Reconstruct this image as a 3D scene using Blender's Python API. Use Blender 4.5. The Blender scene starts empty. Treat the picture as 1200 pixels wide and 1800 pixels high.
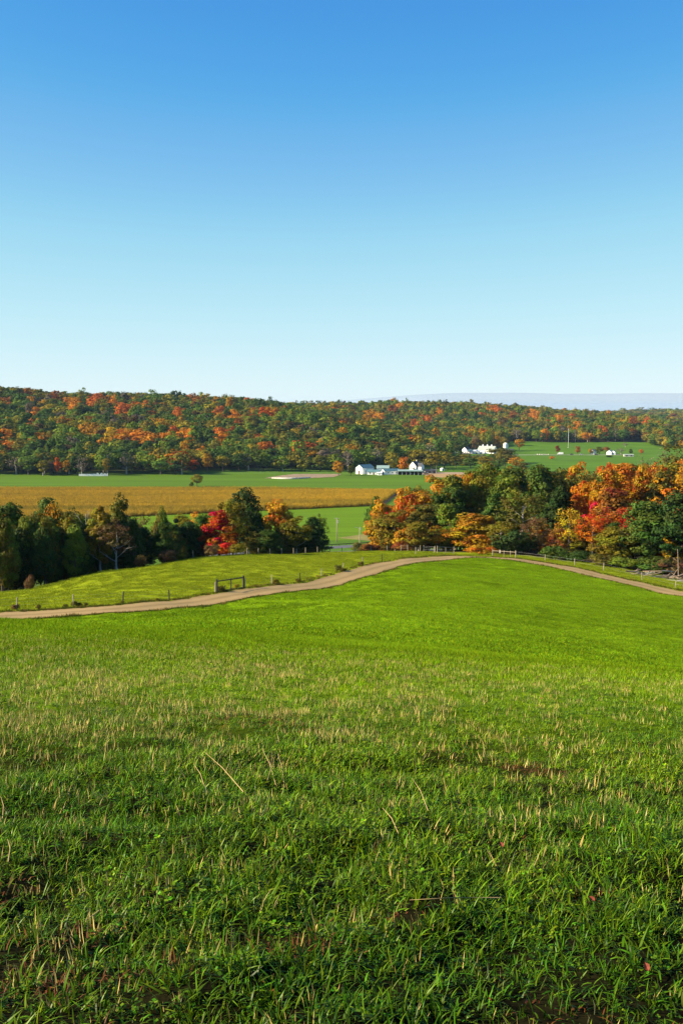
import bpy, math, random
import numpy as np
from math import radians, sin, cos, tan, atan, atan2, pi, hypot

# ------------------------------------------------------------------ camera, sky, sun, exposure
S = bpy.context.scene
C = S.collection
F_PX, HORIZON, EYE = 1900.0, 716.0, 1.6
PITCH = atan((900 - HORIZON) / F_PX)
cam_d = bpy.data.cameras.new('camera')
cam_d.sensor_fit = 'VERTICAL'; cam_d.sensor_height = 36.0; cam_d.sensor_width = 24.0
cam_d.lens = F_PX / 1800 * 36
cam_d.clip_start = 0.1; cam_d.clip_end = 120000
cam = bpy.data.objects.new('camera', cam_d); C.objects.link(cam)
cam.location = (0, 0, EYE); cam.rotation_euler = (pi / 2 - PITCH, 0, 0)
S.camera = cam

SUN_EL, SUN_AZ = radians(25), radians(97)      # azimuth from the view direction towards the left
SUN_DIR = (-sin(SUN_AZ) * cos(SUN_EL), cos(SUN_AZ) * cos(SUN_EL), sin(SUN_EL))
world = bpy.data.worlds.new('World'); S.world = world; world.use_nodes = True
wn, wl = world.node_tree.nodes, world.node_tree.links
wn.clear()
sky = wn.new('ShaderNodeTexSky'); sky.sky_type = 'NISHITA'; sky.sun_disc = False
sky.sun_elevation = SUN_EL; sky.sun_rotation = -SUN_AZ
sky.altitude = 0; sky.air_density = 0.5; sky.dust_density = 0.0; sky.ozone_density = 4.0
EXPOSURE, SKY_K, SKY_STRENGTH = 1.5, 0.1147, 0.10
vm1 = wn.new('ShaderNodeVectorMath'); vm1.operation = 'SCALE'; vm1.inputs['Scale'].default_value = SKY_K
cur = wn.new('ShaderNodeRGBCurve')                      # film-like tone curve of the sky, the same in every direction
for ch, pts in enumerate((((.067, .076), (.093, .185), (.165, .44), (.25, .595), (.392, .74)), ((.13, .325), (.184, .49), (.314, .765), (.61, .93)), ((.296, .77), (.386, .84), (.591, .92), (.807, .975)))):
    c_ = cur.mapping.curves[ch]; c_.points[1].location = (1.0, 1.0)
    for p_ in pts: c_.points.new(*p_)
cur.mapping.extend = 'HORIZONTAL'; cur.mapping.update()
vm2 = wn.new('ShaderNodeVectorMath'); vm2.operation = 'SCALE'; vm2.inputs['Scale'].default_value = 1 / (SKY_STRENGTH * 2 ** EXPOSURE)
bg = wn.new('ShaderNodeBackground'); bg.inputs['Strength'].default_value = SKY_STRENGTH
wo = wn.new('ShaderNodeOutputWorld')
wl.new(sky.outputs[0], vm1.inputs[0]); wl.new(vm1.outputs[0], cur.inputs['Color']); wl.new(cur.outputs[0], vm2.inputs[0]); wl.new(vm2.outputs[0], bg.inputs['Color']); wl.new(bg.outputs[0], wo.inputs['Surface'])

sun_d = bpy.data.lights.new('sun', 'SUN'); sun_d.energy = 4.8; sun_d.angle = radians(0.53); sun_d.color = (1.0, 0.86, 0.62)
sun = bpy.data.objects.new('sun', sun_d); C.objects.link(sun)
from mathutils import Vector, Matrix
sun.rotation_euler = Vector(SUN_DIR).to_track_quat('Z', 'Y').to_euler()

S.view_settings.view_transform = 'Standard'; S.view_settings.look = 'None'
S.view_settings.gamma = 1.0; S.view_settings.use_curve_mapping = False
S.view_settings.exposure = EXPOSURE
S.render.engine = 'CYCLES'
S.cycles.use_denoising = True
S.cycles.max_bounces = 6; S.cycles.diffuse_bounces = 3; S.cycles.glossy_bounces = 2
S.cycles.transmission_bounces = 4; S.cycles.transparent_max_bounces = 8; S.cycles.volume_bounces = 0

HAZE = 2.4e-5
rng = np.random.default_rng(11)
random.seed(11)

# ------------------------------------------------------------------ pixel rays and noise
def ray(px, py):
    a, b = (px - 600) / F_PX, (900 - py) / F_PX
    return a, cos(PITCH) + b * sin(PITCH), b * cos(PITCH) - sin(PITCH)
def pix(px, py, depth):
    a, f, z = ray(px, py)
    return np.array((a / f * depth, depth, EYE + z / f * depth))
def px_x(px, depth, row=900):
    a, f, z = ray(px, row)
    return a / f * depth
def project(x, y, z):
    z = z - EYE
    f = y * cos(PITCH) - z * sin(PITCH)
    u = y * sin(PITCH) + z * cos(PITCH)
    return 600 + F_PX * x / f, 900 - F_PX * u / f

def _hash(ix, iy, s):
    n = (ix.astype(np.int64) * 374761393 + iy.astype(np.int64) * 668265263 + s * 1442695041) & 0xffffffff
    n = ((n ^ (n >> 13)) * 1274126177) & 0xffffffff
    n = n ^ (n >> 16)
    return n / 4294967296.0
def noise(x, y, s=0):
    x = np.asarray(x, float); y = np.asarray(y, float)
    ix, iy = np.floor(x), np.floor(y)
    fx, fy = x - ix, y - iy
    fx = fx * fx * fx * (fx * (fx * 6 - 15) + 10); fy = fy * fy * fy * (fy * (fy * 6 - 15) + 10)
    a, b = _hash(ix, iy, s), _hash(ix + 1, iy, s)
    c, d = _hash(ix, iy + 1, s), _hash(ix + 1, iy + 1, s)
    return (a + (b - a) * fx) * (1 - fy) + (c + (d - c) * fx) * fy
def fbm(x, y, s=0, o=3):
    v, amp, t = 0, 1, 0
    for i in range(o):
        v = v + amp * noise(np.asarray(x) * 2 ** i, np.asarray(y) * 2 ** i, s + i); t += amp; amp *= .5
    return v / t
def sstep(a, b, x):
    t = np.clip((np.asarray(x, float) - a) / (b - a), 0, 1)
    return t * t * (3 - 2 * t)

# ------------------------------------------------------------------ terrain heights
VZ = -55.4
def R(depth, row):
    return (depth, pix(600, row, depth)[2])
FAR_END = [(4500, -38), (7000, -48), (20000, -60)]
PROF = {
 -220: [R(29, 1098), R(60, 1094), R(98, 1090), R(106, 1072), R(128, 1062), R(145, 1052), (185, -33), (255, -48), (320, VZ), (885, VZ), (1000, -45), (1200, -20), (1600, 16), (2200, 8)] + FAR_END,
 0: [R(29, 1102), R(60, 1099), R(102, 1094), R(109, 1075), R(130, 1056), R(150, 1040), (190, -33), (260, -48), (330, VZ), (905, VZ), (1000, -47), (1250, -20), (1600, 11), (2200, 3)] + FAR_END,
 200: [R(28, 1110), R(60, 1103), R(106, 1080), R(114, 1061), R(140, 1028), R(165, 1003), (200, -31), (270, -47), (345, VZ), (912, VZ), (1010, -47), (1260, -21), (1630, 6), (2250, -3)] + FAR_END,
 400: [R(27, 1120), R(60, 1108), R(90, 1082), R(118, 1060), R(126, 1041), R(150, 1008), R(185, 976), (222, -30), (290, -46), (370, VZ), (945, VZ), (1050, -47), (1300, -22), (1680, -1), (2300, -12)] + FAR_END,
 600: [R(26, 1135), R(60, 1118), R(100, 1068), R(142, 1027), R(155, 1007), R(180, 987), R(222, 971), (260, -38), (340, -51), (405, VZ), (1000, VZ), (1100, -48), (1400, -30), (1800, -12), (2300, -8), (2700, -14)] + FAR_END,
 700: [R(25, 1141), R(62, 1125), R(108, 1058), R(160, 1006), R(176, 988), R(198, 976), R(226, 967), (265, -36), (345, -50), (415, VZ), (1090, VZ), (1230, -50), (1500, -40), (1900, -21), (2300, -5), (2800, -16)] + FAR_END,
 800: [R(25, 1148), R(65, 1130), R(112, 1058), R(152, 1015), R(190, 986), R(208, 975), R(228, 968), (275, -35), (355, -48), (440, VZ), (1380, VZ), (1470, -53), (1700, -43), (2000, -24), (2400, -7), (3000, -20)] + FAR_END,
 900: [R(24, 1158), R(68, 1140), R(112, 1066), R(152, 1020), R(186, 992), R(202, 981), R(222, 972), (280, -34), (360, -45), (470, VZ), (1380, VZ), (1620, -49), (1800, -41), (2100, -24), (2450, -13), (3000, -25)] + FAR_END,
 1000: [R(22, 1168), R(70, 1150), R(110, 1082), R(150, 1030), R(176, 1007), R(189, 995), R(205, 985), (260, -33), (350, -42), (480, -54), (520, VZ), (1380, VZ), (1620, -49), (1800, -43), (2100, -33), (2400, -27), (3000, -36)] + FAR_END,
 1200: [R(20, 1190), R(75, 1172), R(110, 1105), R(148, 1051), R(160, 1038), R(182, 1018), (250, -31), (350, -35), (480, -44), (620, VZ), (1380, VZ), (1750, -49), (2000, -47), (2300, -45), (3000, -50), (4600, -34), (7000, -48), (20000, -60)],
 1420: [R(19, 1205), R(75, 1190), R(110, 1125), R(140, 1072), R(152, 1058), R(182, 1036), (250, -31), (350, -31), (500, -38), (700, VZ), (1380, VZ), (1750, -49), (2000, -47), (2300, -45), (3000, -50), (4600, -34), (7000, -48), (20000, -60)],
}
def pchip(xs, ys, q):
    xs = np.array(xs, float); ys = np.array(ys, float)
    h = np.diff(xs); d = np.diff(ys) / h
    m = np.zeros(len(xs))
    m[0], m[-1] = d[0], d[-1]
    for i in range(1, len(xs) - 1):
        if d[i-1] * d[i] > 0:
            w1, w2 = 2 * h[i] + h[i-1], h[i] + 2 * h[i-1]
            m[i] = (w1 + w2) / (w1 / d[i-1] + w2 / d[i])
    k = np.clip(np.searchsorted(xs, q) - 1, 0, len(h) - 1)
    t = (q - xs[k]) / h[k]
    t = np.clip(t, 0, 1)
    return ((2*t**3 - 3*t**2 + 1) * ys[k] + (t**3 - 2*t**2 + t) * h[k] * m[k] + (-2*t**3 + 3*t**2) * ys[k+1] + (t**3 - t**2) * h[k] * m[k+1])
NL, L0, L1 = 1400, math.log(0.4), math.log(19000)
LQ = np.linspace(L0, L1, NL)
th_nodes, rows_t = [], []
for p in sorted(PROF):
    th = atan((p - 600) / F_PX / 1.0)
    pts = PROF[p]
    d0, z0 = pts[0]
    pts = [(0, 0), (d0 * .4, z0 * .36)] + pts
    xs = [q[0] / cos(th) for q in pts]; ys = [q[1] for q in pts]
    z = pchip(xs, ys, np.exp(LQ))
    k = np.exp(-np.linspace(-2, 2, 13) ** 2); k /= k.sum()          # round off the kinks along the slope
    zp = np.pad(z, 6, mode='edge'); z = np.convolve(zp, k, 'valid')
    th_nodes.append(th); rows_t.append(z)
back = pchip([0, 20, 60, 200, 1000, 5000, 20000], [0, .6, 1.0, -6, -30, -45, -60], np.exp(LQ))
left, right = rows_t[0], rows_t[-1]
th_nodes = [-pi, -radians(115), -radians(60)] + th_nodes + [radians(60), radians(115), pi]
rows_t = [back, back, left * .9 + back * .1] + rows_t + [right * .9 + back * .1, back, back]
NT = 1801
TQ = np.linspace(-pi, pi, NT)
TAB = np.stack([pchip(th_nodes, [r[j] for r in rows_t], TQ) for j in range(NL)], 1)
k = np.exp(-np.linspace(-2, 2, 9) ** 2); k /= k.sum()
TAB = np.apply_along_axis(lambda c: np.convolve(np.pad(c, 4, mode='edge'), k, 'valid'), 0, TAB)

def base_h(x, y):
    x = np.asarray(x, float); y = np.asarray(y, float)
    th = np.arctan2(x, y); lr = np.log(np.maximum(np.hypot(x, y), .41))
    a = np.clip((th + pi) / (2 * pi) * (NT - 1), 0, NT - 1.001); b = np.clip((lr - L0) / (L1 - L0) * (NL - 1), 0, NL - 1.001)
    i, j = a.astype(int), b.astype(int); fa, fb = a - i, b - j
    return (TAB[i, j] * (1 - fa) + TAB[i + 1, j] * fa) * (1 - fb) + (TAB[i, j + 1] * (1 - fa) + TAB[i + 1, j + 1] * fa) * fb
def ground(x, y):
    x = np.asarray(x, float); y = np.asarray(y, float)
    d = np.hypot(x, y)
    z = base_h(x, y)
    nearm = 1 - sstep(25, 48, d)
    z = z + nearm * ((noise(x / .42, y / .42, 3) - .5) * .085 * (1 - .6 * sstep(6, 13, d)) + (noise(x / 1.5, y / 1.5, 5) - .5) * .12 * (1 - .8 * sstep(5, 12, d))) * sstep(.5, 2, d)
    midm = sstep(8, 40, d) * (1 - sstep(250, 420, d))
    z = z + midm * ((noise(x / 14, y / 14, 7) - .5) * .45 + (noise(x / 5, y / 5, 8) - .5) * .16)
    farm = sstep(1040, 1250, d) * sstep(-54, -46, z)
    z = z + farm * (fbm(x / 260, y / 260, 21) - .5) * 26
    return z
def g1(x, y): return float(ground(np.array([x]), np.array([y]))[0])

# ------------------------------------------------------------------ material helpers
def mat(name):
    m = bpy.data.materials.new(name); m.use_nodes = True
    m.node_tree.nodes.clear()
    return m, m.node_tree.nodes, m.node_tree.links
def plain(name, col, rough=.8, noise_scale=None, var=.25, bump=0, spec=.3, metallic=0, col2=None, detail=4, stretch=None):
    m, n, l = mat(name)
    out = n.new('ShaderNodeOutputMaterial'); b = n.new('ShaderNodeBsdfPrincipled')
    b.inputs['Base Color'].default_value = (*col, 1); b.inputs['Roughness'].default_value = rough
    b.inputs['Specular IOR Level'].default_value = spec; b.inputs['Metallic'].default_value = metallic
    l.new(b.outputs[0], out.inputs['Surface'])
    if noise_scale:
        tc = n.new('ShaderNodeTexCoord'); t = n.new('ShaderNodeTexNoise')
        t.inputs['Scale'].default_value = noise_scale; t.inputs['Detail'].default_value = detail
        if stretch:
            mp = n.new('ShaderNodeMapping'); mp.inputs['Scale'].default_value = stretch
            l.new(tc.outputs['Object'], mp.inputs['Vector']); l.new(mp.outputs[0], t.inputs['Vector'])
        else:
            l.new(tc.outputs['Object'], t.inputs['Vector'])
        r = n.new('ShaderNodeValToRGB')
        c2 = col2 or tuple(min(1, c * (1 + var)) for c in col)
        c1 = tuple(c * (1 - var) for c in col)
        r.color_ramp.elements[0].color = (*c1, 1); r.color_ramp.elements[1].color = (*c2, 1)
        r.color_ramp.elements[0].position = .3; r.color_ramp.elements[1].position = .7
        l.new(t.outputs['Fac'], r.inputs['Fac']); l.new(r.outputs[0], b.inputs['Base Color'])
        if bump:
            bp = n.new('ShaderNodeBump'); bp.inputs['Strength'].default_value = 1; bp.inputs['Distance'].default_value = bump
            l.new(t.outputs['Fac'], bp.inputs['Height']); l.new(bp.outputs[0], b.inputs['Normal'])
    return m

def leaf_mat(name, source, trans=.35, rough=.5, spec=.25, vlo=.62, vhi=1.4, hue=.05):
    """foliage: base colour from the object (or instance) colour, varied leaf by leaf with the mesh attributes tone / clump"""
    m, n, l = mat(name)
    out = n.new('ShaderNodeOutputMaterial')
    if source == 'OBJECT':
        src = n.new('ShaderNodeObjectInfo'); col = src.outputs['Color']
    else:
        src = n.new('ShaderNodeAttribute'); src.attribute_type = 'INSTANCER'; src.attribute_name = 'tint'; col = src.outputs['Color']
    at = n.new('ShaderNodeAttribute'); at.attribute_name = 'tone'
    ac = n.new('ShaderNodeAttribute'); ac.attribute_name = 'clump'
    mr = n.new('ShaderNodeMapRange'); mr.inputs['To Min'].default_value = vlo; mr.inputs['To Max'].default_value = vhi
    l.new(at.outputs['Fac'], mr.inputs['Value'])
    mh = n.new('ShaderNodeMapRange'); mh.inputs['To Min'].default_value = .5 - hue; mh.inputs['To Max'].default_value = .5 + hue
    l.new(ac.outputs['Fac'], mh.inputs['Value'])
    hs = n.new('ShaderNodeHueSaturation'); l.new(col, hs.inputs['Color']); l.new(mr.outputs[0], hs.inputs['Value']); l.new(mh.outputs[0], hs.inputs['Hue'])
    b = n.new('ShaderNodeBsdfPrincipled'); b.inputs['Roughness'].default_value = rough; b.inputs['Specular IOR Level'].default_value = spec
    l.new(hs.outputs[0], b.inputs['Base Color'])
    t = n.new('ShaderNodeBsdfTranslucent'); l.new(hs.outputs[0], t.inputs['Color'])
    mx = n.new('ShaderNodeMixShader'); mx.inputs[0].default_value = trans
    l.new(b.outputs[0], mx.inputs[1]); l.new(t.outputs[0], mx.inputs[2]); l.new(mx.outputs[0], out.inputs['Surface'])
    return m

M = {}
M['leaf_o'] = leaf_mat('leaf', 'OBJECT', spec=.08, rough=.6)
M['leaf_i'] = leaf_mat('leaf_wood', 'INSTANCER', spec=.03, rough=.7, vlo=.80, vhi=1.2, hue=.018)
M['leaf_f'] = leaf_mat('leaf_valley', 'OBJECT', spec=.03, rough=.7, vlo=.78, vhi=1.22, hue=.02)
M['grass'] = leaf_mat('grass_blade', 'INSTANCER', trans=.27, rough=.42, spec=.11, vlo=.30, vhi=1.8, hue=.04)
M['hill_grass'] = leaf_mat('hill_grass_blade', 'INSTANCER', trans=.33, rough=.8, spec=.02, vlo=.45, vhi=1.5, hue=.04)
M['straw'] = leaf_mat('straw', 'INSTANCER', trans=.15, rough=.6, spec=.2, vlo=.7, vhi=1.25, hue=.01)
M['bark'] = plain('bark', (.085, .065, .05), .9, 3.0, .4, .02, stretch=(3, 3, .6))
M['pale_bark'] = plain('pale_bark', (.34, .31, .27), .9, 2.5, .35, .02, stretch=(2, 2, 1))
M['wood'] = plain('weathered_wood', (.30, .25, .19), .9, 6, .35, .01, stretch=(4, 4, .4))
M['dark_wood'] = plain('dark_wood', (.035, .030, .026), .8, 6, .3)
M['pale_wood'] = plain('pale_wood', (.30, .25, .18), .85, 5, .3)
M['white'] = plain('white_paint', (.80, .80, .78), .6, .9, .06)
M['teal'] = plain('teal_metal_roof', (.10, .20, .21), .45, .7, .15, metallic=.0)
M['pale_teal'] = plain('pale_green_metal_roof', (.24, .34, .31), .5, .7, .12)
M['slate'] = plain('dark_shingle', (.05, .055, .065), .8, 2, .3)
M['pale_roof'] = plain('pale_metal_roof', (.36, .40, .34), .5, .6, .1)
M['concrete'] = plain('silo_concrete', (.74, .72, .69), .8, 1.2, .08)
M['glass'] = plain('window_glass', (.02, .03, .04), .1, spec=.6)
M['brown'] = plain('brown_board', (.10, .06, .045), .85, 2, .3)
M['dark'] = plain('dark_machine', (.03, .03, .032), .5)
M['red'] = plain('red_paint', (.45, .05, .03), .5)
M['yellowpaint'] = plain('farm_yellow', (.5, .3, .03), .5)
M['chrome'] = plain('galvanised', (.45, .46, .47), .4, metallic=.6)
M['tyre'] = plain('tyre', (.02, .02, .02), .8)
M['stone'] = plain('pale_stone', (.45, .42, .36), .9, .8, .3)
M['log'] = plain('cut_log', (.27, .19, .13), .9, 5, .45, .01)

# ------------------------------------------------------------------ mesh helpers
def tag(o, label=None, cat=None, group=None, kind=None):
    if label: o['label'] = label
    if cat: o['category'] = cat
    if group: o['group'] = group
    if kind: o['kind'] = kind
    return o
def link(name, me, parent=None, m=None):
    o = bpy.data.objects.new(name, me); C.objects.link(o)
    if parent is not None: o.parent = parent
    if m is not None and me is not None and not me.materials: me.materials.append(m)
    return o
def empty(name, loc, rz=0):
    o = bpy.data.objects.new(name, None); C.objects.link(o)
    o.location = loc; o.rotation_euler = (0, 0, rz); o.empty_display_size = .5
    return o
def np_mesh(name, verts, quads, attrs=None, m=None, smooth=False):
    me = bpy.data.meshes.new(name)
    verts = np.asarray(verts, np.float32); quads = np.asarray(quads, np.int32)
    k = quads.shape[1]
    me.vertices.add(len(verts)); me.vertices.foreach_set('co', verts.ravel())
    me.loops.add(quads.size); me.loops.foreach_set('vertex_index', quads.ravel())
    me.polygons.add(len(quads)); me.polygons.foreach_set('loop_start', np.arange(0, quads.size, k, dtype=np.int32))
    me.polygons.foreach_set('loop_total', np.full(len(quads), k, np.int32))
    if smooth: me.polygons.foreach_set('use_smooth', np.ones(len(quads), bool))
    for an, (ty, arr) in (attrs or {}).items():
        a = me.attributes.new(an, ty, 'POINT')
        a.data.foreach_set('color' if ty == 'FLOAT_COLOR' else 'vector' if ty == 'FLOAT_VECTOR' else 'value', np.asarray(arr, np.int32 if ty == 'INT' else np.float32).ravel())
    me.update(calc_edges=True)
    if m: me.materials.append(m)
    return me

class MB:
    """collects boxes, bars and prisms; mesh() turns them into one mesh"""
    def __init__(self): self.v, self.f = [], []
    def add(self, vs, fs):
        k = len(self.v); self.v += [tuple(v) for v in vs]; self.f += [tuple(i + k for i in f) for f in fs]; return self
    def box(self, x0, x1, y0, y1, z0, z1):
        return self.add([(x0,y0,z0),(x1,y0,z0),(x1,y1,z0),(x0,y1,z0),(x0,y0,z1),(x1,y0,z1),(x1,y1,z1),(x0,y1,z1)],
                        [(3,2,1,0),(4,5,6,7),(0,1,5,4),(1,2,6,5),(2,3,7,6),(3,0,4,7)])
    def bar(self, a, b, r0, r1=None, n=6, cap=True):
        r1 = r0 if r1 is None else r1
        a, b = Vector(a), Vector(b); d = (b - a).normalized()
        u = d.orthogonal().normalized(); w = d.cross(u)
        k = len(self.v)
        for c, r in ((a, r0), (b, r1)):
            for i in range(n):
                t = 2 * pi * i / n
                self.v.append(tuple(c + (u * cos(t) + w * sin(t)) * r))
        for i in range(n):
            j = (i + 1) % n
            self.f.append((k + i, k + j, k + n + j, k + n + i))
        if cap:
            self.f.append(tuple(k + n + i for i in range(n))); self.f.append(tuple(k + n - 1 - i for i in range(n)))
        return self
    def tube(self, pts, rs, n=6):
        pts = [Vector(p) for p in pts]; k = len(self.v); m = len(pts)
        for q in range(m):
            d = (pts[min(q + 1, m - 1)] - pts[max(q - 1, 0)]).normalized()
            u = Vector((1, 0, 0)) if abs(d.x) < .8 else Vector((0, 1, 0))
            u = (u - d * u.dot(d)).normalized(); w = d.cross(u)
            for i in range(n):
                t = 2 * pi * i / n
                self.v.append(tuple(pts[q] + (u * cos(t) + w * sin(t)) * rs[q]))
        for q in range(m - 1):
            for i in range(n):
                j = (i + 1) % n
                self.f.append((k + q*n + i, k + q*n + j, k + (q+1)*n + j, k + (q+1)*n + i))
        self.f.append(tuple(k + (m-1)*n + i for i in range(n)))
        return self
    def mesh(self, name, m=None, smooth=False):
        me = bpy.data.meshes.new(name); me.from_pydata(self.v, [], self.f); me.update()
        if smooth: me.polygons.foreach_set('use_smooth', np.ones(len(self.f), bool))
        if m: me.materials.append(m)
        return me
    def obj(self, name, m, parent=None, smooth=False): return link(name, self.mesh(name, m, smooth), parent)

# ------------------------------------------------------------------ the ground, one sheet to the horizon
th = np.concatenate([np.arange(-180, -26, 3.0), np.arange(-26, 26, .2), np.arange(26, 180, 3.0)]) * pi / 180
rr = [0.6]
while rr[-1] < 18000:
    r_ = rr[-1]
    rr.append(r_ * (1.016 if r_ < 30 else 1.010 if r_ < 250 else 1.014 if r_ < 600 else 1.022 if r_ < 3000 else 1.06))
rr = np.array(rr)
TT, RR = np.meshgrid(th, rr, indexing='ij')
GX, GY = (RR * np.sin(TT)).ravel(), (RR * np.cos(TT)).ravel()
GZ = ground(GX, GY)
# land cover colour: mown hill, meadow past the track, valley grass, woodland floor
EDGE_PX = [-220, 0, 200, 400, 600, 770, 850, 1000, 1200, 1420]
EDGE_D = [148, 152, 168, 188, 224, 226, 224, 205, 183, 176]
ROAD_D = [101, 105.5, 110, 122, 148.5, 198, 204, 182.5, 155, 146]
def edge_d(px): return np.interp(px, EDGE_PX, EDGE_D)
def cover(x, y, z):
    d = np.hypot(x, y)
    px = 600 + F_PX * x / np.maximum(y, 1e-3); px = np.where(y < 1, np.where(x < 0, -220, 1420), px)
    hill = np.array((.138, .230, .005)); mead = np.array((.205, .250, .010)); vall = np.array((.085, .16, .024)); wood = np.array((.055, .042, .022)); soil = np.array((.013, .012, .005))
    yy = np.where(y < 1, d, y)
    n = fbm(x / 9, y / 9, 31)[:, None]; n2 = fbm(x / 2.2, y / 2.2, 33)[:, None]
    c = hill * (.8 + .4 * n) * (.8 + .4 * n2)
    a = sstep(-2, 4, yy - np.interp(px, EDGE_PX, ROAD_D))[:, None]
    c = c * (1 - a) + a * mead * (.75 + .5 * n) * (.85 + .3 * n2)
    a = sstep(-2, 3, yy - edge_d(px))[:, None]; c = c * (1 - a) + a * wood * (.7 + .6 * n)
    a = (sstep(VZ + 2.5, VZ + .6, z) * sstep(330, 380, d))[:, None]; c = c * (1 - a) + a * vall * (.85 + .3 * n)
    a = (sstep(VZ + .3, VZ + 2.5, z) * sstep(700, 800, d))[:, None]
    fld = ((px > 800) & (px < 1175) & (yy > 1200) & (yy < 1640))[:, None]
    a = a * (1 - fld); c = c * (1 - a) + a * wood * (.5 + .5 * n)
    a = (1 - sstep(7, 15, d))[:, None]; c = c * (1 - a) + a * soil * (.6 + .8 * n2)
    return np.concatenate([c, np.ones((len(c), 1))], 1)
cov = cover(GX, GY, GZ)
nt, nr = len(th), len(rr)
I, J = np.meshgrid(np.arange(nt), np.arange(nr - 1), indexing='ij')
I2 = (I + 1) % nt
quads = np.stack([I * nr + J, I * nr + J + 1, I2 * nr + J + 1, I2 * nr + J], -1).reshape(-1, 4)[:, ::-1]
verts = np.stack([GX, GY, GZ], 1)
gm, n, l = mat('ground_cover')
out = n.new('ShaderNodeOutputMaterial'); b = n.new('ShaderNodeBsdfPrincipled'); b.inputs['Roughness'].default_value = .95; b.inputs['Specular IOR Level'].default_value = .0
at = n.new('ShaderNodeAttribute'); at.attribute_name = 'cover'
tc = n.new('ShaderNodeTexCoord'); t1 = n.new('ShaderNodeTexNoise'); t1.inputs['Scale'].default_value = 1.6; t1.inputs['Detail'].default_value = 6
l.new(tc.outputs['Object'], t1.inputs['Vector'])
mr = n.new('ShaderNodeMapRange'); mr.inputs['From Min'].default_value = .3; mr.inputs['From Max'].default_value = .7; mr.inputs['To Min'].default_value = .72; mr.inputs['To Max'].default_value = 1.28
l.new(t1.outputs['Fac'], mr.inputs['Value'])
hs = n.new('ShaderNodeHueSaturation'); l.new(at.outputs['Color'], hs.inputs['Color']); l.new(mr.outputs[0], hs.inputs['Value'])
l.new(hs.outputs[0], b.inputs['Base Color'])
bp = n.new('ShaderNodeBump'); bp.inputs['Distance'].default_value = .25; bp.inputs['Strength'].default_value = .6; l.new(t1.outputs['Fac'], bp.inputs['Height']); l.new(bp.outputs[0], b.inputs['Normal'])
l.new(b.outputs[0], out.inputs['Surface'])
gme = np_mesh('ground', verts, quads, {'cover': ('FLOAT_COLOR', cov)}, gm, smooth=True)
go = link('ground', gme); tag(go, kind='structure')
# close the small hole under the camera
fan = MB(); ring = [tuple(verts[i * nr]) for i in range(nt)]
cz = g1(0, .3)
fan.add([(0, 0, cz)] + ring, [(0, 1 + i, 1 + (i + 1) % nt) for i in range(nt)][::1])
fo = fan.obj('ground_under_camera', plain('soil', (.04, .03, .016), .95)); tag(fo, kind='structure')

# ------------------------------------------------------------------ draped sheets: tracks, roads, fields
def spline(pts, n):
    pts = [np.array(p, float) for p in pts]; out_ = []
    P = [2 * pts[0] - pts[1]] + pts + [2 * pts[-1] - pts[-2]]
    for i in range(1, len(P) - 2):
        for t in np.linspace(0, 1, n, endpoint=False):
            a, b_, c_, d_ = P[i-1], P[i], P[i+1], P[i+2]
            out_.append(.5 * ((2*b_) + (-a + c_)*t + (2*a - 5*b_ + 4*c_ - d_)*t*t + (-a + 3*b_ - 3*c_ + d_)*t**3))
    out_.append(pts[-1]); return np.array(out_)
def ribbon(name, path, width, lift, m, nw=8, edge=.25, sd=1):
    t = np.gradient(path, axis=0); t /= np.linalg.norm(t, axis=1)[:, None]
    nn = np.stack([-t[:, 1], t[:, 0]], 1)
    k = np.arange(len(path))
    rows_ = []
    for s in np.linspace(-1, 1, nw + 1):
        w = width / 2 * s + (edge * (fbm(k * .33, k * 0 + (7 if s > 0 else 3), sd) - .5) * 2 if abs(s) > .99 else 0)
        q = path + nn * np.asarray(w).reshape(-1, 1) if np.ndim(w) else path + nn * w
        rows_.append(np.concatenate([q, (ground(q[:, 0], q[:, 1]) + lift)[:, None]], 1))
    V = np.stack(rows_, 1); nk = V.shape[0]; nw1 = nw + 1
    I, J = np.meshgrid(np.arange(nk - 1), np.arange(nw), indexing='ij')
    Q = np.stack([I*nw1+J, I*nw1+J+1, (I+1)*nw1+J+1, (I+1)*nw1+J], -1).reshape(-1, 4)
    V = V.reshape(-1, 3); me = np_mesh(name, V, Q[:, ::-1], {'across': ('FLOAT', np.tile(np.linspace(-1, 1, nw + 1), nk))}, m, smooth=True)
    if me.polygons[0].normal.z < 0: me.flip_normals()
    return tag(link(name, me), kind='structure')
def xy(px, d): return (px_x(px, d, 1000), d)
road_pts = [xy(-330, 97), xy(-150, 101), xy(0, 105.5), xy(100, 107.5), xy(200, 110), xy(300, 115), xy(400, 122), xy(500, 132), xy(600, 148.5), xy(690, 172), xy(750, 191), xy(810, 202), xy(870, 202), xy(930, 194), xy(1000, 182.5), xy(1100, 168), xy(1200, 154.5), xy(1320, 147), xy(1450, 143)]
track = spline(road_pts, 24)
m, n, l = mat('gravel_track'); out = n.new('ShaderNodeOutputMaterial'); b = n.new('ShaderNodeBsdfPrincipled'); b.inputs['Roughness'].default_value = .95; b.inputs['Specular IOR Level'].default_value = .1
at = n.new('ShaderNodeAttribute'); at.attribute_name = 'across'; ab = n.new('ShaderNodeMath'); ab.operation = 'ABSOLUTE'; l.new(at.outputs['Fac'], ab.inputs[0])
tc = n.new('ShaderNodeTexCoord'); t1 = n.new('ShaderNodeTexNoise'); t1.inputs['Scale'].default_value = .55; t1.inputs['Detail'].default_value = 8; l.new(tc.outputs['Object'], t1.inputs['Vector'])
ad = n.new('ShaderNodeMath'); ad.operation = 'MULTIPLY_ADD'; ad.inputs[1].default_value = .55; l.new(t1.outputs['Fac'], ad.inputs[0]); l.new(ab.outputs[0], ad.inputs[2])
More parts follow.
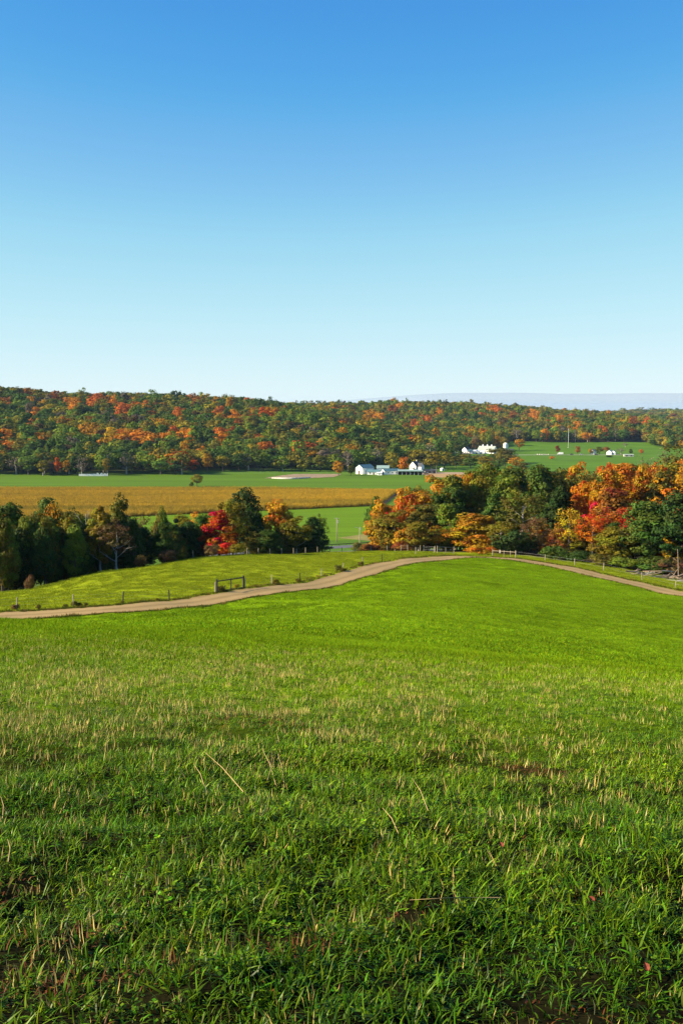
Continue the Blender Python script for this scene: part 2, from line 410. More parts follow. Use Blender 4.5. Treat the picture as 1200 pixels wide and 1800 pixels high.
r = n.new('ShaderNodeValToRGB'); e = r.color_ramp.elements
e[0].position = .22; e[0].color = (.24, .170, .070, 1); e[1].position = .42; e[1].color = (.31, .212, .090, 1)
for p_, c_ in ((.62, (.34, .238, .105)), (.82, (.30, .205, .085)), (1.0, (.26, .180, .065))): q_ = e.new(p_); q_.color = (*c_, 1)
dv = n.new('ShaderNodeMath'); dv.operation = 'DIVIDE'; dv.inputs[1].default_value = 1.3; l.new(ad.outputs[0], dv.inputs[0]); l.new(dv.outputs[0], r.inputs['Fac']); l.new(r.outputs[0], b.inputs['Base Color'])
t2 = n.new('ShaderNodeTexNoise'); t2.inputs['Scale'].default_value = 9; l.new(tc.outputs['Object'], t2.inputs['Vector']); bp = n.new('ShaderNodeBump'); bp.inputs['Distance'].default_value = .04; l.new(t2.outputs['Fac'], bp.inputs['Height']); l.new(bp.outputs[0], b.inputs['Normal'])
l.new(b.outputs[0], out.inputs['Surface']); M['track'] = m
M['asphalt'] = plain('asphalt', (.10, .10, .105), .85, .5, .2)
ribbon('farm_track', track, 4.5, .07, M['track'], nw=12, edge=.5, sd=4)
ribbon('valley_road', spline([(-60, 412), (-25, 428), (2, 441), (20, 450), (42, 463), (90, 485), (160, 500), (260, 505)], 16), 7.5, .06, M['asphalt'], edge=.05)
ribbon('lay_by', spline([(-20, 417), (-4, 423), (10, 427), (26, 428), (45, 430)], 14), 4.0, .05, M['asphalt'], edge=.1)

def sheet(name, poly, m, lift=.06, step=6):
    """a field: grid of quads clipped to the polygon's rows (poly = list of (y, x0, x1))"""
    ys = np.array([p[0] for p in poly]); V, Q = [], []
    yy = np.linspace(ys[0], ys[-1], max(2, int((ys[-1] - ys[0]) / step) + 1)); nx = 40
    for y in yy:
        a, c = np.interp(y, ys, [p[1] for p in poly]), np.interp(y, ys, [p[2] for p in poly])
        x = np.linspace(a, c, nx); V.append(np.stack([x, np.full(nx, y), ground(x, np.full(nx, y)) + lift], 1))
    V = np.concatenate(V)
    I, J = np.meshgrid(np.arange(len(yy) - 1), np.arange(nx - 1), indexing='ij')
    Q = np.stack([I*nx+J, I*nx+J+1, (I+1)*nx+J+1, (I+1)*nx+J], -1).reshape(-1, 4)
    return tag(link(name, np_mesh(name, V, Q, None, m, smooth=True)), kind='structure')
M['field'] = plain('green_crop', (.080, .150, .008), .9, .03, .14, spec=.05, stretch=(.25, 1.6, 1))
M['near_field'] = plain('valley_grass', (.100, .180, .004), .9, .05, .16, spec=.05, stretch=(.3, 2.2, 1))
M['stubble_strip'] = plain('dry_grass_strip', (.20, .17, .035), .9, .2, .2)
M['dirt'] = plain('bare_dirt', (.30, .21, .13), .95, .3, .2)
M['corn_floor'] = plain('corn_floor', (.13, .085, .03), .95, .5, .2)
M['pasture'] = plain('pasture', (.075, .155, .008), .9, .03, .16, spec=.05, stretch=(.5, 1.3, 1))
sheet('near_field', [(462, -190, 60), (626, -260, 120)], M['near_field'])
sheet('dry_grass_verge', [(458, 14, 80), (470, -2, 90), (486, 12, 110)], M['stubble_strip'], .10, 2)
sheet('corn_field', [(528, -300, -175), (572, -310, -92), (626, -320, 24), (690, -330, 34), (726, -350, 40), (752, -350, -60)], M['corn_floor'])
sheet('green_field', [(722, -360, 105), (860, -420, 120), (895, -430, 78), (925, -90, 50)], M['field'], .10)
sheet('dry_field_edge', [(868, 84, 118), (905, 70, 124), (925, 72, 130)], plain('dry_stubble', (.33, .20, .075), .9, .2, .2), .2, 3)
sheet('farm_yard', [(918, 52, 135), (950, 70, 140)], M['dirt'], .16, 3)
sheet('pasture', [(960, 90, 380), (1240, 150, 480), (1600, 250, 520)], M['pasture'], .14, 8)
sheet('gravel_lane', [(1293, 195, 345), (1301, 195, 345)], plain('lane_gravel', (.36, .33, .27), .9, .3, .2), .22, 2)
sheet('upper_yard', [(1330, 128, 170), (1352, 132, 178)], M['dirt'], .2, 3)
sheet('dirt_lot', [(868, -62, -28), (885, -58, -6), (905, -50, -2), (925, -40, 0)], plain('dry_lot', (.24, .17, .10), .95, .25, .35), .22, 3)

# ------------------------------------------------------------------ trees: meshes
def crown_mesh(name, seed, H=16, W=10, base=.22, n_clump=74, per=78, leaf=.40, clump_r=1.15, shape='round', m=None, nr=.34):
    r = np.random.default_rng(seed)
    cs = []
    while len(cs) < n_clump:
        u = r.uniform(-1, 1, 3)
        if not .30 < np.linalg.norm(u) < 1: continue
        if np.linalg.norm(u) < .62 and r.random() < .55: continue
        hgt = (u[2] + 1) / 2
        if shape == 'round': w = 1.0
        elif shape == 'tall': w = .8 + .2 * math.sin(hgt * 6)
        elif shape == 'cone': w = max(.12, 1.15 - hgt * 1.05); 
        elif shape == 'bush': w = 1.0
        else: w = 1.0
        if shape == 'cone': ang = r.uniform(0, 2 * pi); rad = w * math.sqrt(r.random()); u[0], u[1] = rad * cos(ang), rad * sin(ang)
        jit = .86 + .28 * noise(np.array([u[0] * 2.2 + seed * 3.1]), np.array([u[1] * 2.2 + u[2] * 1.7]), seed)[0]
        z0, z1 = H * base + clump_r * .6, H - clump_r * .7
        cs.append((u[0] * (W / 2 - clump_r * .55) * w * jit, u[1] * (W / 2 - clump_r * .55) * w * jit, z0 + (z1 - z0) * hgt))
    cs = np.array(cs); k = len(cs)
    cr = clump_r * r.uniform(.65, 1.25, k)
    if shape == 'cone': cr = cr * np.clip(1.15 - .75 * (cs[:, 2] / H), .3, 1)
    N = k * per
    ci = np.repeat(np.arange(k), per)
    d = r.normal(size=(N, 3)); d /= np.linalg.norm(d, axis=1)[:, None]
    rad = cr[ci] * r.uniform(.45, 1.0, N) ** .6
    P = cs[ci] + d * rad[:, None] * np.array((1.08, 1.08, .8))
    P[:, 2] = np.maximum(P[:, 2], H * base * .35)
    cen = np.array((0, 0, H * (base + 1) / 2 * .95))
    outw = (P - cen) / np.array((W / 2, W / 2, H * (1 - base) / 2)); outw /= np.linalg.norm(outw, axis=1)[:, None] + 1e-6
    nrm = d * .75 + outw * .55 + r.normal(size=(N, 3)) * nr + np.array((0, 0, .15)); nrm /= np.linalg.norm(nrm, axis=1)[:, None]
    t = np.cross(nrm, r.normal(size=(N, 3))); t /= np.linalg.norm(t, axis=1)[:, None] + 1e-6
    bt = np.cross(nrm, t)
    s = leaf * r.uniform(.6, 1.35, N)[:, None]
    a, bb = s * .62, s * .42
    V = np.stack([P - t * a, P - bt * bb + nrm * a * .12, P + t * a, P + bt * bb + nrm * a * .12], 1).reshape(-1, 3)
    Q = np.arange(N * 4).reshape(-1, 4)
    tone = np.clip(.5 + r.normal(size=N) * .2 + (r.normal(size=k) * .16)[ci], 0, 1)
    cl = np.clip(r.random(k)[ci] * .75 + r.random(N) * .25, 0, 1)
    return np_mesh(name, V, Q, {'tone': ('FLOAT', np.repeat(tone, 4)), 'clump': ('FLOAT', np.repeat(cl, 4))}, m)

def trunk_mesh(name, seed, H=16, W=10, r0=.28, limbs=9, m=None, twigs=0, bare=False, n=6):
    r = random.Random(seed); b = MB()
    pts, rs, x, y = [], [], 0, 0
    top = H * (.86 if bare else .72)
    for i in range(6):
        t = i / 5; pts.append((x, y, top * t - .4 * (i == 0))); rs.append(r0 * (1.25 if i == 0 else 1) * (1 - .8 * t))
        x += r.uniform(-.25, .25); y += r.uniform(-.25, .25)
    b.tube(pts, rs, n)
    for q in range(limbs):
        t = .28 + .68 * (q + r.random() * .6) / limbs; i = min(int(t * 5), 4); f = t * 5 - i
        s = Vector(pts[i]).lerp(Vector(pts[i + 1]), f)
        a = q * 2.4 + r.uniform(-.4, .4); ln = W * .45 * (1.15 - .7 * t) * r.uniform(.75, 1.1)
        e = s + Vector((cos(a) * ln, sin(a) * ln, ln * r.uniform(.45, .95)))
        mid = s.lerp(e, .5) + Vector((0, 0, -.06 * ln))
        rr0 = r0 * (1 - .8 * t) * .55
        b.tube([s, mid, e], [rr0, rr0 * .65, rr0 * .2], 5)
        for _ in range(twigs):
            f = r.uniform(.35, 1); p = s.lerp(e, f); a2 = a + r.uniform(-1.2, 1.2); l2 = ln * r.uniform(.25, .55)
            p2 = p + Vector((cos(a2) * l2, sin(a2) * l2, l2 * r.uniform(.3, 1.1)))
            b.tube([p, p.lerp(p2, .5) + Vector((0, 0, -.03 * l2)), p2], [rr0 * .4, rr0 * .26, rr0 * .1], 4)
            for _ in range(3 if bare else 0):
                a3 = a2 + r.uniform(-1.3, 1.3); l3 = l2 * .55; p3 = p.lerp(p2, r.uniform(.4, 1))
                b.tube([p3, p3 + Vector((cos(a3) * l3, sin(a3) * l3, l3 * r.uniform(.4, 1.2)))], [rr0 * .16, rr0 * .06], 3)
    return b.mesh(name, m, smooth=True)

CR, TR = {}, {}
for i in range(5): CR['round', i] = crown_mesh('crown', 100 + i, m=M['leaf_o'])
for i in range(4): CR['tall', i] = crown_mesh('crown', 120 + i, W=8, base=.16, shape='tall', n_clump=64, per=80, clump_r=1.0, m=M['leaf_o'])
for i in range(3): CR['sparse', i] = crown_mesh('crown', 140 + i, base=.24, n_clump=58, per=34, clump_r=1.1, leaf=.36, m=M['leaf_o'])
for i in range(2): CR['cone', i] = crown_mesh('crown', 160 + i, W=5.5, base=.08, shape='cone', n_clump=50, per=80, clump_r=1.2, leaf=.42, m=M['leaf_o'])
for i in range(3): CR['bush', i] = crown_mesh('crown', 180 + i, H=4, W=4.4, base=.02, shape='bush', n_clump=26, per=80, clump_r=.8, leaf=.26, m=M['leaf_o'])
for i in range(4): CR['skirt', i] = crown_mesh('crown', 190 + i, W=10, base=.05, shape='tall', n_clump=90, per=74, clump_r=1.12, m=M['leaf_o'])
for i in range(3): CR['twiggy', i] = crown_mesh('crown', 200 + i, base=.3, n_clump=34, per=16, clump_r=1.5, leaf=.3, m=M['leaf_o'])
for i in range(8): CR['far', i] = crown_mesh('crown', 220 + i, base=.16, n_clump=28, per=22, leaf=1.0, clump_r=1.8, nr=.15, m=M['leaf_f'])
for i in range(3): CR['farthin', i] = crown_mesh('crown', 240 + i, base=.2, n_clump=26, per=9, leaf=.8, clump_r=1.6, m=M['leaf_f'])
for i in range(4):
    TR['dark', i] = trunk_mesh('trunk', 300 + i, m=M['bark'])
    TR['pale', i] = trunk_mesh('trunk', 310 + i, m=M['pale_bark'], twigs=3)
    TR['bare', i] = trunk_mesh('trunk', 320 + i, m=M['pale_bark'], twigs=6, bare=True, limbs=12)
    TR['fardark', i] = trunk_mesh('trunk', 330 + i, m=M['bark'], limbs=4, n=5, r0=.32)
    TR['farpale', i] = trunk_mesh('trunk', 340 + i, m=M['pale_bark'], limbs=8, n=5, r0=.38)
TR['bush', 0] = trunk_mesh('stem', 350, H=4, W=4.4, r0=.08, limbs=6, m=M['bark'])

COL = {  # leaf base colours
 'dkgreen': (.036, .066, .012), 'green': (.062, .105, .014), 'ltgreen': (.120, .160, .014), 'olive': (.120, .108, .014), 'yolive': (.200, .160, .012),
 'yellow': (.46, .30, .014), 'gold': (.40, .195, .010), 'orange': (.48, .155, .009), 'redorange': (.46, .090, .006), 'red': (.40, .042, .006),
 'rust': (.24, .085, .016), 'brown': (.130, .078, .028), 'greybrown': (.15, .12, .085), 'dkred': (.20, .018, .014), 'pine': (.022, .045, .022),
}
tree_n = [0]
def tree(x, y, h, w, col, kind='round', name='tree', label=None, group=None, trunk='dark', cat='tree', jitter=.12, sink=.15, rgb=None):
    i = tree_n[0]; tree_n[0] += 1
    nv = len([1 for k in CR if k[0] == kind]) if kind != 'bare' else 0
    H0, W0 = {'cone': (16, 5.5), 'tall': (16, 8), 'bush': (4, 4.4)}.get(kind, (16, 10))
    t = empty(name, (x, y, g1(x, y) - sink), random.uniform(0, 6.28))
    t.scale = (w / W0, w / W0 * random.uniform(.92, 1.08), h / H0)
    tag(t, label, cat, group)
    if kind == 'bush': link('stem', TR['bush', 0], t)
    else: link('trunk', TR[trunk, i % 4], t)
    if nv:
        c = link('crown', CR[kind, i % nv], t)
        base = np.array(rgb if rgb is not None else COL[col])
        base = base * (1 + rng.uniform(-jitter, jitter)) * (1 + rng.uniform(-jitter, jitter, 3) * .5)
        c.color = (*base, 1)
    return t
def ptree(px, d, top, wpx, col, kind='round', **kw):
    """tree standing on the ground at pixel column px and depth d, its top at image row top"""
    x = px_x(px, d, 900); z = pix(px, top, d)[2]
    return tree(x, d, max(2.5, z - g1(x, d)), wpx * d / F_PX * (1.28 if d < 420 else 1.1), col, kind, **kw)

WORD = {'dkgreen': 'dark green', 'green': 'green', 'ltgreen': 'light green', 'olive': 'olive', 'yolive': 'yellow olive', 'yellow': 'yellow', 'gold': 'golden', 'orange': 'orange', 'redorange': 'red orange', 'red': 'red', 'rust': 'rust brown', 'brown': 'brown', 'greybrown': 'grey brown', 'dkred': 'dark red', 'pine': 'dark green'}
NAMED = []
def short(label):
    w = label.split()
    for i, q in enumerate(w):
        if q in ('tree', 'crown', 'maple', 'growth', 'evergreen', 'leaves', 'top'): return ' '.join(w[max(0, i - 3):i + 1])
    return ' '.join(w[:4])
def filler_label(px, col, lo, hi):
    p, nm = min((q for q in NAMED if lo <= q[0] <= hi), key=lambda q: abs(q[0] - px))
    return '%s crown in the %s wood behind the %s, %s' % (WORD[col], 'left' if hi < 640 else 'right', nm, 'on its left' if px < p else 'on its right')
# ---- the wood below the meadow on the left
LG = 'trees of the wood below the meadow on the left'
for px, d, top, w, col, kind, tr, label in [
 (12, 182, 878, 95, 'green', 'skirt', 'dark', 'full green tree at the left picture edge behind the meadow'),
 (52, 176, 902, 70, 'olive', 'skirt', 'dark', 'dull olive tree in the dark left wood beside the picture edge'),
 (22, 190, 872, 44, 'brown', 'sparse', 'dark', 'thin brown topped tree rising over the far left of the wood'),
 (82, 186, 866, 62, 'green', 'round', 'dark', 'green tree with leafy top standing up against the corn field'),
 (92, 184, 870, 40, 'gold', 'sparse', 'dark', 'thin golden brown crown mixed into the leafy left wood top'),
 (128, 184, 887, 52, 'olive', 'skirt', 'dark', 'dark olive tree left of the bare grey tree'),
 (113, 190, 905, 22, 'redorange', 'round', 'dark', 'small glowing orange tree inside the dark left wood'),
 (74, 170, 918, 56, 'dkgreen', 'skirt', 'dark', 'shaded dark tree low in the left wood'),
 (152, 182, 882, 48, 'greybrown', 'bare', 'bare', 'bare grey tree with pale branches in the left wood'),
 (176, 180, 878, 54, 'yolive', 'tall', 'pale', 'yellow olive tree right of the bare grey tree'),
 (212, 188, 864, 56, 'olive', 'tall', 'dark', 'tall olive tree sticking up highest over the left wood'),
 (203, 178, 905, 58, 'brown', 'sparse', 'pale', 'thin brownish tree in front of the tall olive tree'),
 (234, 182, 905, 40, 'dkgreen', 'skirt', 'dark', 'dark tree left of the gap onto the green field'),
 (252, 198, 897, 38, 'brown', 'sparse', 'dark', 'brown leaved tree above the gap in the left wood'),
 (286, 196, 886, 24, 'ltgreen', 'tall', 'pale', 'narrow yellow green tree top right of the gap'),
 (288, 188, 912, 40, 'green', 'skirt', 'dark', 'leafy green tree just right of the gap in the wood'),
 (309, 202, 903, 26, 'pine', 'cone', 'dark', 'narrow dark evergreen between the yellowish trees'),
 (330, 204, 910, 52, 'yolive', 'skirt', 'dark', 'yellow olive tree left of the red maple'),
 (345, 212, 897, 46, 'orange', 'sparse', 'dark', 'small pale orange tree behind the red maple'),
 (354, 208, 908, 24, 'ltgreen', 'tall', 'dark', 'slim light green tree touching the red maple'),
 (384, 200, 893, 66, 'red', 'skirt', 'dark', 'bright red maple at the meadow edge'),
 (388, 197, 938, 56, 'redorange', 'bush', 'dark', 'low orange red maple growth under the red maple'),
 (408, 218, 872, 52, 'yolive', 'round', 'dark', 'yellowish tree between the red maple and the tall dark tree'),
 (430, 226, 848, 76, 'dkgreen', 'skirt', 'dark', 'tall dark green tree behind the red maple'),
 (452, 221, 895, 36, 'dkgreen', 'skirt', 'dark', 'shaded narrow tree right of the tall dark tree'),
 (487, 224, 874, 68, 'gold', 'skirt', 'dark', 'orange and olive tree right of the tall dark tree'),
 (520, 219, 903, 50, 'yolive', 'round', 'pale', 'olive tree with pale trunks beside the dark round tree'),
 (490, 219, 930, 50, 'olive', 'bush', 'dark', 'low olive growth under the orange and olive tree'),
 (551, 222, 905, 46, 'dkgreen', 'skirt', 'dark', 'dark round tree at the right end of the left wood'),
 (560, 228, 897, 32, 'ltgreen', 'sparse', 'dark', 'light green crown behind the dark round tree'),
]:
    NAMED.append((px, short(label)))
    ptree(px, d, top, w, col, kind, label=label, group=LG, trunk=tr, name='bare_tree' if kind == 'bare' else 'tree')
# wood going on to the left of the picture, and its shaded inner trees
for k in range(9):
    px = -40 - k * 30 + random.uniform(-8, 8); d = random.uniform(158, 200)
    ptree(px, d, random.uniform(892, 915), random.uniform(55, 75), random.choice(['dkgreen', 'green', 'olive', 'rust', 'yolive']), 'skirt',
          label='tree of the wood going on left of the picture', group='trees outside the picture on the left')
for k in range(30):
    px = random.uniform(-25, 235) if k < 22 else random.choice([random.uniform(292, 350), random.uniform(438, 545)]); d = np.interp(px, [0, 200, 400, 600], [164, 180, 205, 228]) + random.uniform(-3, 14); fc = random.choice(['ltgreen', 'green', 'olive', 'yolive', 'olive', 'green'])
    ptree(px, d, (random.uniform(888, 928) if px < 240 else random.uniform(905, 932)), random.uniform(38, 58), fc, 'skirt',
          label=filler_label(px, fc, -50, 600), group='shaded inner trees of the left wood')

for k, px in enumerate(list(range(-10, 246, 16)) + list(range(284, 372, 9)) + [240, 250] + list(range(446, 562, 15))):
    d = float(np.interp(px, [0, 200, 400, 600], [168, 184, 208, 230])) + (k % 3) * 3; fc = ['green', 'olive', 'yolive', 'dkgreen', 'olive', 'ltgreen'][k * 7 % 6]
    ptree(px, d, (898 + 8 * (k * 5 % 4)) if px < 400 else 928 + 3 * (k % 3), 44 + 4 * (k % 4), fc, 'skirt',
          label=filler_label(px, fc, -50, 600).replace('crown', 'sapling'), group='understorey of the left wood')
# ---- the wood on the right of the track
RG = 'trees of the autumn wood right of the track'
for px, d, top, w, col, kind, tr, label in [
 (670, 246, 874, 54, 'gold', 'skirt', 'dark', 'dull orange tree at the left end of the right wood'),
 (694, 238, 896, 72, 'yolive', 'round', 'dark', 'yellow green tree with dark underside by the valley road'),
 (682, 252, 886, 40, 'redorange', 'sparse', 'dark', 'thin red orange crown above the yellow green tree'),
 (660, 256, 866, 30, 'green', 'round', 'dark', 'small green crown at the upper left end of the right wood'),
 (712, 262, 850, 50, 'orange', 'round', 'dark', 'bright orange tree at the upper left of the right wood'),
 (736, 270, 846, 44, 'yolive', 'sparse', 'pale', 'pale olive thin tree beside the bright orange tree'),
 (768, 264, 836, 76, 'gold', 'round', 'dark', 'broad orange olive crown on the upper left slope'),
 (742, 240, 880, 60, 'olive', 'tall', 'dark', 'olive yellow tree between the road and the golden tree'),
 (716, 232, 926, 44, 'gold', 'bush', 'dark', 'low golden growth left of the wooden gate'),
 (732, 230, 912, 48, 'yolive', 'skirt', 'dark', 'yellowish young tree behind the track fence'),
 (796, 258, 834, 60, 'ltgreen', 'tall', 'dark', 'green tree right of the broad orange olive crown'),
 (788, 236, 884, 62, 'ltgreen', 'skirt', 'dark', 'green tree left of the golden tree'),
 (768, 232, 925, 44, 'gold', 'sparse', 'dark', 'thin golden tree behind the wooden gate'),
 (836, 230, 895, 92, 'gold', 'skirt', 'dark', 'golden yellow tree above the wooden gate'),
 (846, 234, 905, 40, 'yellow', 'sparse', 'dark', 'bright yellow leaves in the middle of the golden tree'),
 (838, 275, 824, 64, 'ltgreen', 'round', 'dark', 'light green crown high behind the golden tree'),
 (868, 268, 820, 64, 'ltgreen', 'round', 'dark', 'green crown with orange neighbours on the wood top'),
 (870, 240, 868, 46, 'green', 'tall', 'dark', 'green tree rising directly behind the golden tree'),
 (898, 262, 824, 60, 'green', 'tall', 'dark', 'tall green tree right of the wood top middle'),
 (948, 250, 823, 72, 'green', 'skirt', 'dark', 'tall full green tree in the middle of the right wood'),
 (915, 228, 868, 74, 'olive', 'sparse', 'pale', 'thin olive tree with pale branches left of the dark tree'),
 (905, 220, 928, 62, 'dkgreen', 'bush', 'dark', 'dark green bushy tree behind the rail fence'),
 (942, 222, 905, 44, 'brown', 'sparse', 'dark', 'brown leaved small tree right of the rail fence'),
 (880, 224, 915, 46, 'yolive', 'sparse', 'pale', 'sparse yellowish tree between the golden tree and the rail fence'),
 (982, 238, 855, 50, 'dkgreen', 'tall', 'dark', 'shaded dark tree between the tall full green tree and the yellow slim tree'),
 (978, 262, 826, 62, 'olive', 'round', 'dark', 'olive crown between the tall full green tree and the orange wood top'),
 (1012, 268, 818, 62, 'gold', 'round', 'dark', 'orange crown on the wood top before the pasture'),
 (1032, 258, 830, 48, 'olive', 'tall', 'dark', 'olive crown left of the red tree'),
 (1000, 218, 888, 44, 'yellow', 'sparse', 'dark', 'yellow and orange slim tree above the round bush'),
 (1010, 225, 900, 46, 'dkgreen', 'skirt', 'dark', 'dark tree behind the yellow slim tree'),
 (1056, 236, 866, 40, 'red', 'round', 'dark', 'scarlet crown in the right wood'),
 (1078, 228, 866, 80, 'rust', 'skirt', 'dark', 'broad red brown tree right of the scarlet crown'),
 (1042, 212, 895, 52, 'redorange', 'sparse', 'dark', 'red orange leaved young tree below the scarlet crown'),
 (1082, 205, 920, 76, 'yolive', 'skirt', 'dark', 'yellow olive tree left of the log pile'),
 (1100, 212, 885, 48, 'redorange', 'sparse', 'dark', 'red orange crown above the yellow olive tree'),
 (1096, 250, 848, 72, 'redorange', 'round', 'dark', 'glowing red orange tree on the right slope'),
 (1136, 246, 852, 64, 'orange', 'round', 'dark', 'orange tree right of the glowing red orange tree'),
 (1140, 204, 878, 96, 'green', 'skirt', 'dark', 'big fresh green tree above the log pile'),
 (1192, 200, 866, 92, 'dkgreen', 'skirt', 'dark', 'big dark green tree at the right picture edge'),
 (1186, 236, 842, 90, 'orange', 'round', 'dark', 'broad bright orange crown at the right picture edge'),
 (1108, 300, 818, 82, 'olive', 'round', 'dark', 'olive green crown below the distant white houses'),
 (1066, 282, 828, 62, 'orange', 'round', 'dark', 'orange crown left of the olive green crown'),
 (1150, 282, 824, 56, 'orange', 'sparse', 'pale', 'thin orange tree on the upper right slope'),
 (1176, 290, 822, 70, 'yolive', 'round', 'dark', 'yellow olive crown on the upper right slope'),
 (1160, 330, 790, 66, 'greybrown', 'twiggy', 'pale', 'half bare greyish tree at the upper right'),
 (1186, 325, 788, 66, 'olive', 'sparse', 'pale', 'thin olive tree at the upper right picture edge'),
 (1128, 340, 806, 46, 'greybrown', 'twiggy', 'pale', 'half bare tree left of the greyish tree'),
 (1196, 312, 812, 40, 'yolive', 'sparse', 'pale', 'small olive tree low at the upper right edge'),
]:
    NAMED.append((px, short(label)))
    ptree(px, d, top - (float(np.interp(px, [720, 830, 1200], [0, 12, 14])) if top < 880 else 3), w * 1.06, col, kind, label=label, group=RG, trunk=tr)
for k, px in enumerate(range(684, 1200, 33)):
    d = float(np.interp(px, [660, 850, 1000, 1200], [236, 226, 212, 192])) + 6 + 3 * (k % 3); fc = ['olive', 'green', 'yolive', 'gold', 'green', 'olive', 'rust'][k * 3 % 7]
    ptree(px, d, 912 + 8 * (k * 5 % 4), 44 + 4 * (k % 3), fc, 'skirt', label=filler_label(px, fc, 640, 1300).replace('crown', 'sapling').replace('behind', 'beside'), group='saplings along the edge of the right wood')
for k in range(64):
    px = random.uniform(668, 1260); fd = float(np.interp(px, [660, 850, 1000, 1200], [250, 242, 225, 205])); d = fd + random.uniform(4, 130)
    top = np.interp(px, [660, 720, 790, 850, 1000, 1200], [885, 852, 832, 811, 809, 802]) + random.uniform(0, 26) - (d - fd) * .03
    fc = random.choice(['green', 'olive', 'yolive', 'gold', 'ltgreen', 'yolive', 'olive'] if px < 1020 else ['green', 'olive', 'yolive', 'gold', 'orange', 'rust', 'orange', 'gold'])
    ptree(px, d, top, random.uniform(50, 74) * 230 / d * 1.1, fc, random.choice(['round', 'skirt', 'tall']),
          label=filler_label(px, fc, 640, 1300), group='inner trees of the right wood')
for k in range(7):
    px = 1232 + k * 26 + random.uniform(-8, 8); d = random.uniform(188, 230)
    ptree(px, d, random.uniform(850, 880), random.uniform(70, 95), random.choice(['dkgreen', 'green', 'olive']), 'skirt',
          label='tree of the wood going on right of the picture', group='trees outside the picture on the right')

# bushes
for px, d, top, w, col, label in [
 (975, 205, 954, 40, 'green', 'round clipped looking green bush right of the rail fence'),
 (416, 190, 967, 27, 'yolive', 'tan yellow round bush under the red maple at the meadow edge'),
 (49, 151, 1014, 17, 'brown', 'small brown shrub at the shaded meadow edge on the left'),
 (246, 173, 983, 18, 'brown', 'dull brown shrub at the meadow edge below the gap'),
 (296, 180, 981, 26, 'brown', 'low brown brush left of the red maple'),
 (318, 181, 980, 22, 'olive', 'low dull green brush left of the red maple'),
 (372, 187, 973, 28, 'brown', 'low brown brush directly under the red maple'),
 (652, 232, 958, 30, 'rust', 'reddish brush left of the fence under the yellow green tree'),
 (706, 228, 952, 26, 'rust', 'red brown shrub behind the track fence left of the wooden gate'),
 (845, 216, 955, 44, 'gold', 'golden shrub between the wooden gate and the rail fence'),
 (1020, 203, 978, 44, 'dkgreen', 'dark brush between the round bush and the yellow olive tree'),
 (995, 206, 968, 30, 'olive', 'small olive brush touching the round green bush'),
 (1062, 198, 985, 50, 'olive', 'olive brush under the yellow olive tree'),
 (1100, 194, 985, 46, 'ltgreen', 'light green brush left of the log pile'),
 (1150, 192, 975, 60, 'green', 'green brush behind the log pile'),
 (1180, 190, 976, 50, 'brown', 'brown brush behind the log pile at the right edge'),
 (632, 414, 950, 24, 'olive', 'shaded bush beside the valley road'),
 (668, 418, 945, 40, 'yolive', 'yellowish bush right of the utility poles'),
]:
    ptree(px, d, top, w, col, 'bush', name='bush', label=label, cat='bush', group='bushes along the wood edges')

# ------------------------------------------------------------------ scattered stuff (geometry nodes, one object each)
def scatter(name, pts, rot, scale, idx, tint, variants, parent=None):
    src = bpy.data.collections.new(name + '_source')
    for i, me in enumerate(variants):
        src.objects.link(bpy.data.objects.new('%s_piece_%02d' % (name, i), me))
    me = bpy.data.meshes.new(name); pts = np.asarray(pts, np.float32); n = len(pts)
    me.vertices.add(n); me.vertices.foreach_set('co', pts.ravel())
    for an, ty, arr in (('rot', 'FLOAT_VECTOR', rot), ('scl', 'FLOAT_VECTOR', scale), ('tint', 'FLOAT_VECTOR', tint)):
        a = me.attributes.new(an, ty, 'POINT'); a.data.foreach_set('vector', np.asarray(arr, np.float32).ravel())
    a = me.attributes.new('idx', 'INT', 'POINT'); a.data.foreach_set('value', np.asarray(idx, np.int32))
    o = link(name, me, parent)
    ng = bpy.data.node_groups.new(name + '_scatter', 'GeometryNodeTree')
    ng.interface.new_socket('Geometry', in_out='INPUT', socket_type='NodeSocketGeometry')
    ng.interface.new_socket('Geometry', in_out='OUTPUT', socket_type='NodeSocketGeometry')
    N, L = ng.nodes, ng.links
    gi, goo = N.new('NodeGroupInput'), N.new('NodeGroupOutput')
    ci = N.new('GeometryNodeCollectionInfo'); ci.inputs['Collection'].default_value = src
    ci.inputs['Separate Children'].default_value = True; ci.inputs['Reset Children'].default_value = True
    ip = N.new('GeometryNodeInstanceOnPoints'); ip.inputs['Pick Instance'].default_value = True
    def na(nm, ty):
        q = N.new('GeometryNodeInputNamedAttribute'); q.data_type = ty; q.inputs['Name'].default_value = nm
        return q.outputs['Attribute']
    er = N.new('FunctionNodeEulerToRotation')
    L.new(na('rot', 'FLOAT_VECTOR'), er.inputs[0]); L.new(er.outputs[0], ip.inputs['Rotation'])
    L.new(na('scl', 'FLOAT_VECTOR'), ip.inputs['Scale']); L.new(na('idx', 'INT'), ip.inputs['Instance Index'])
    L.new(gi.outputs[0], ip.inputs['Points']); L.new(ci.outputs[0], ip.inputs['Instance'])
    L.new(ip.outputs[0], goo.inputs[0])
    md = o.modifiers.new('scatter', 'NODES'); md.node_group = ng
    return o

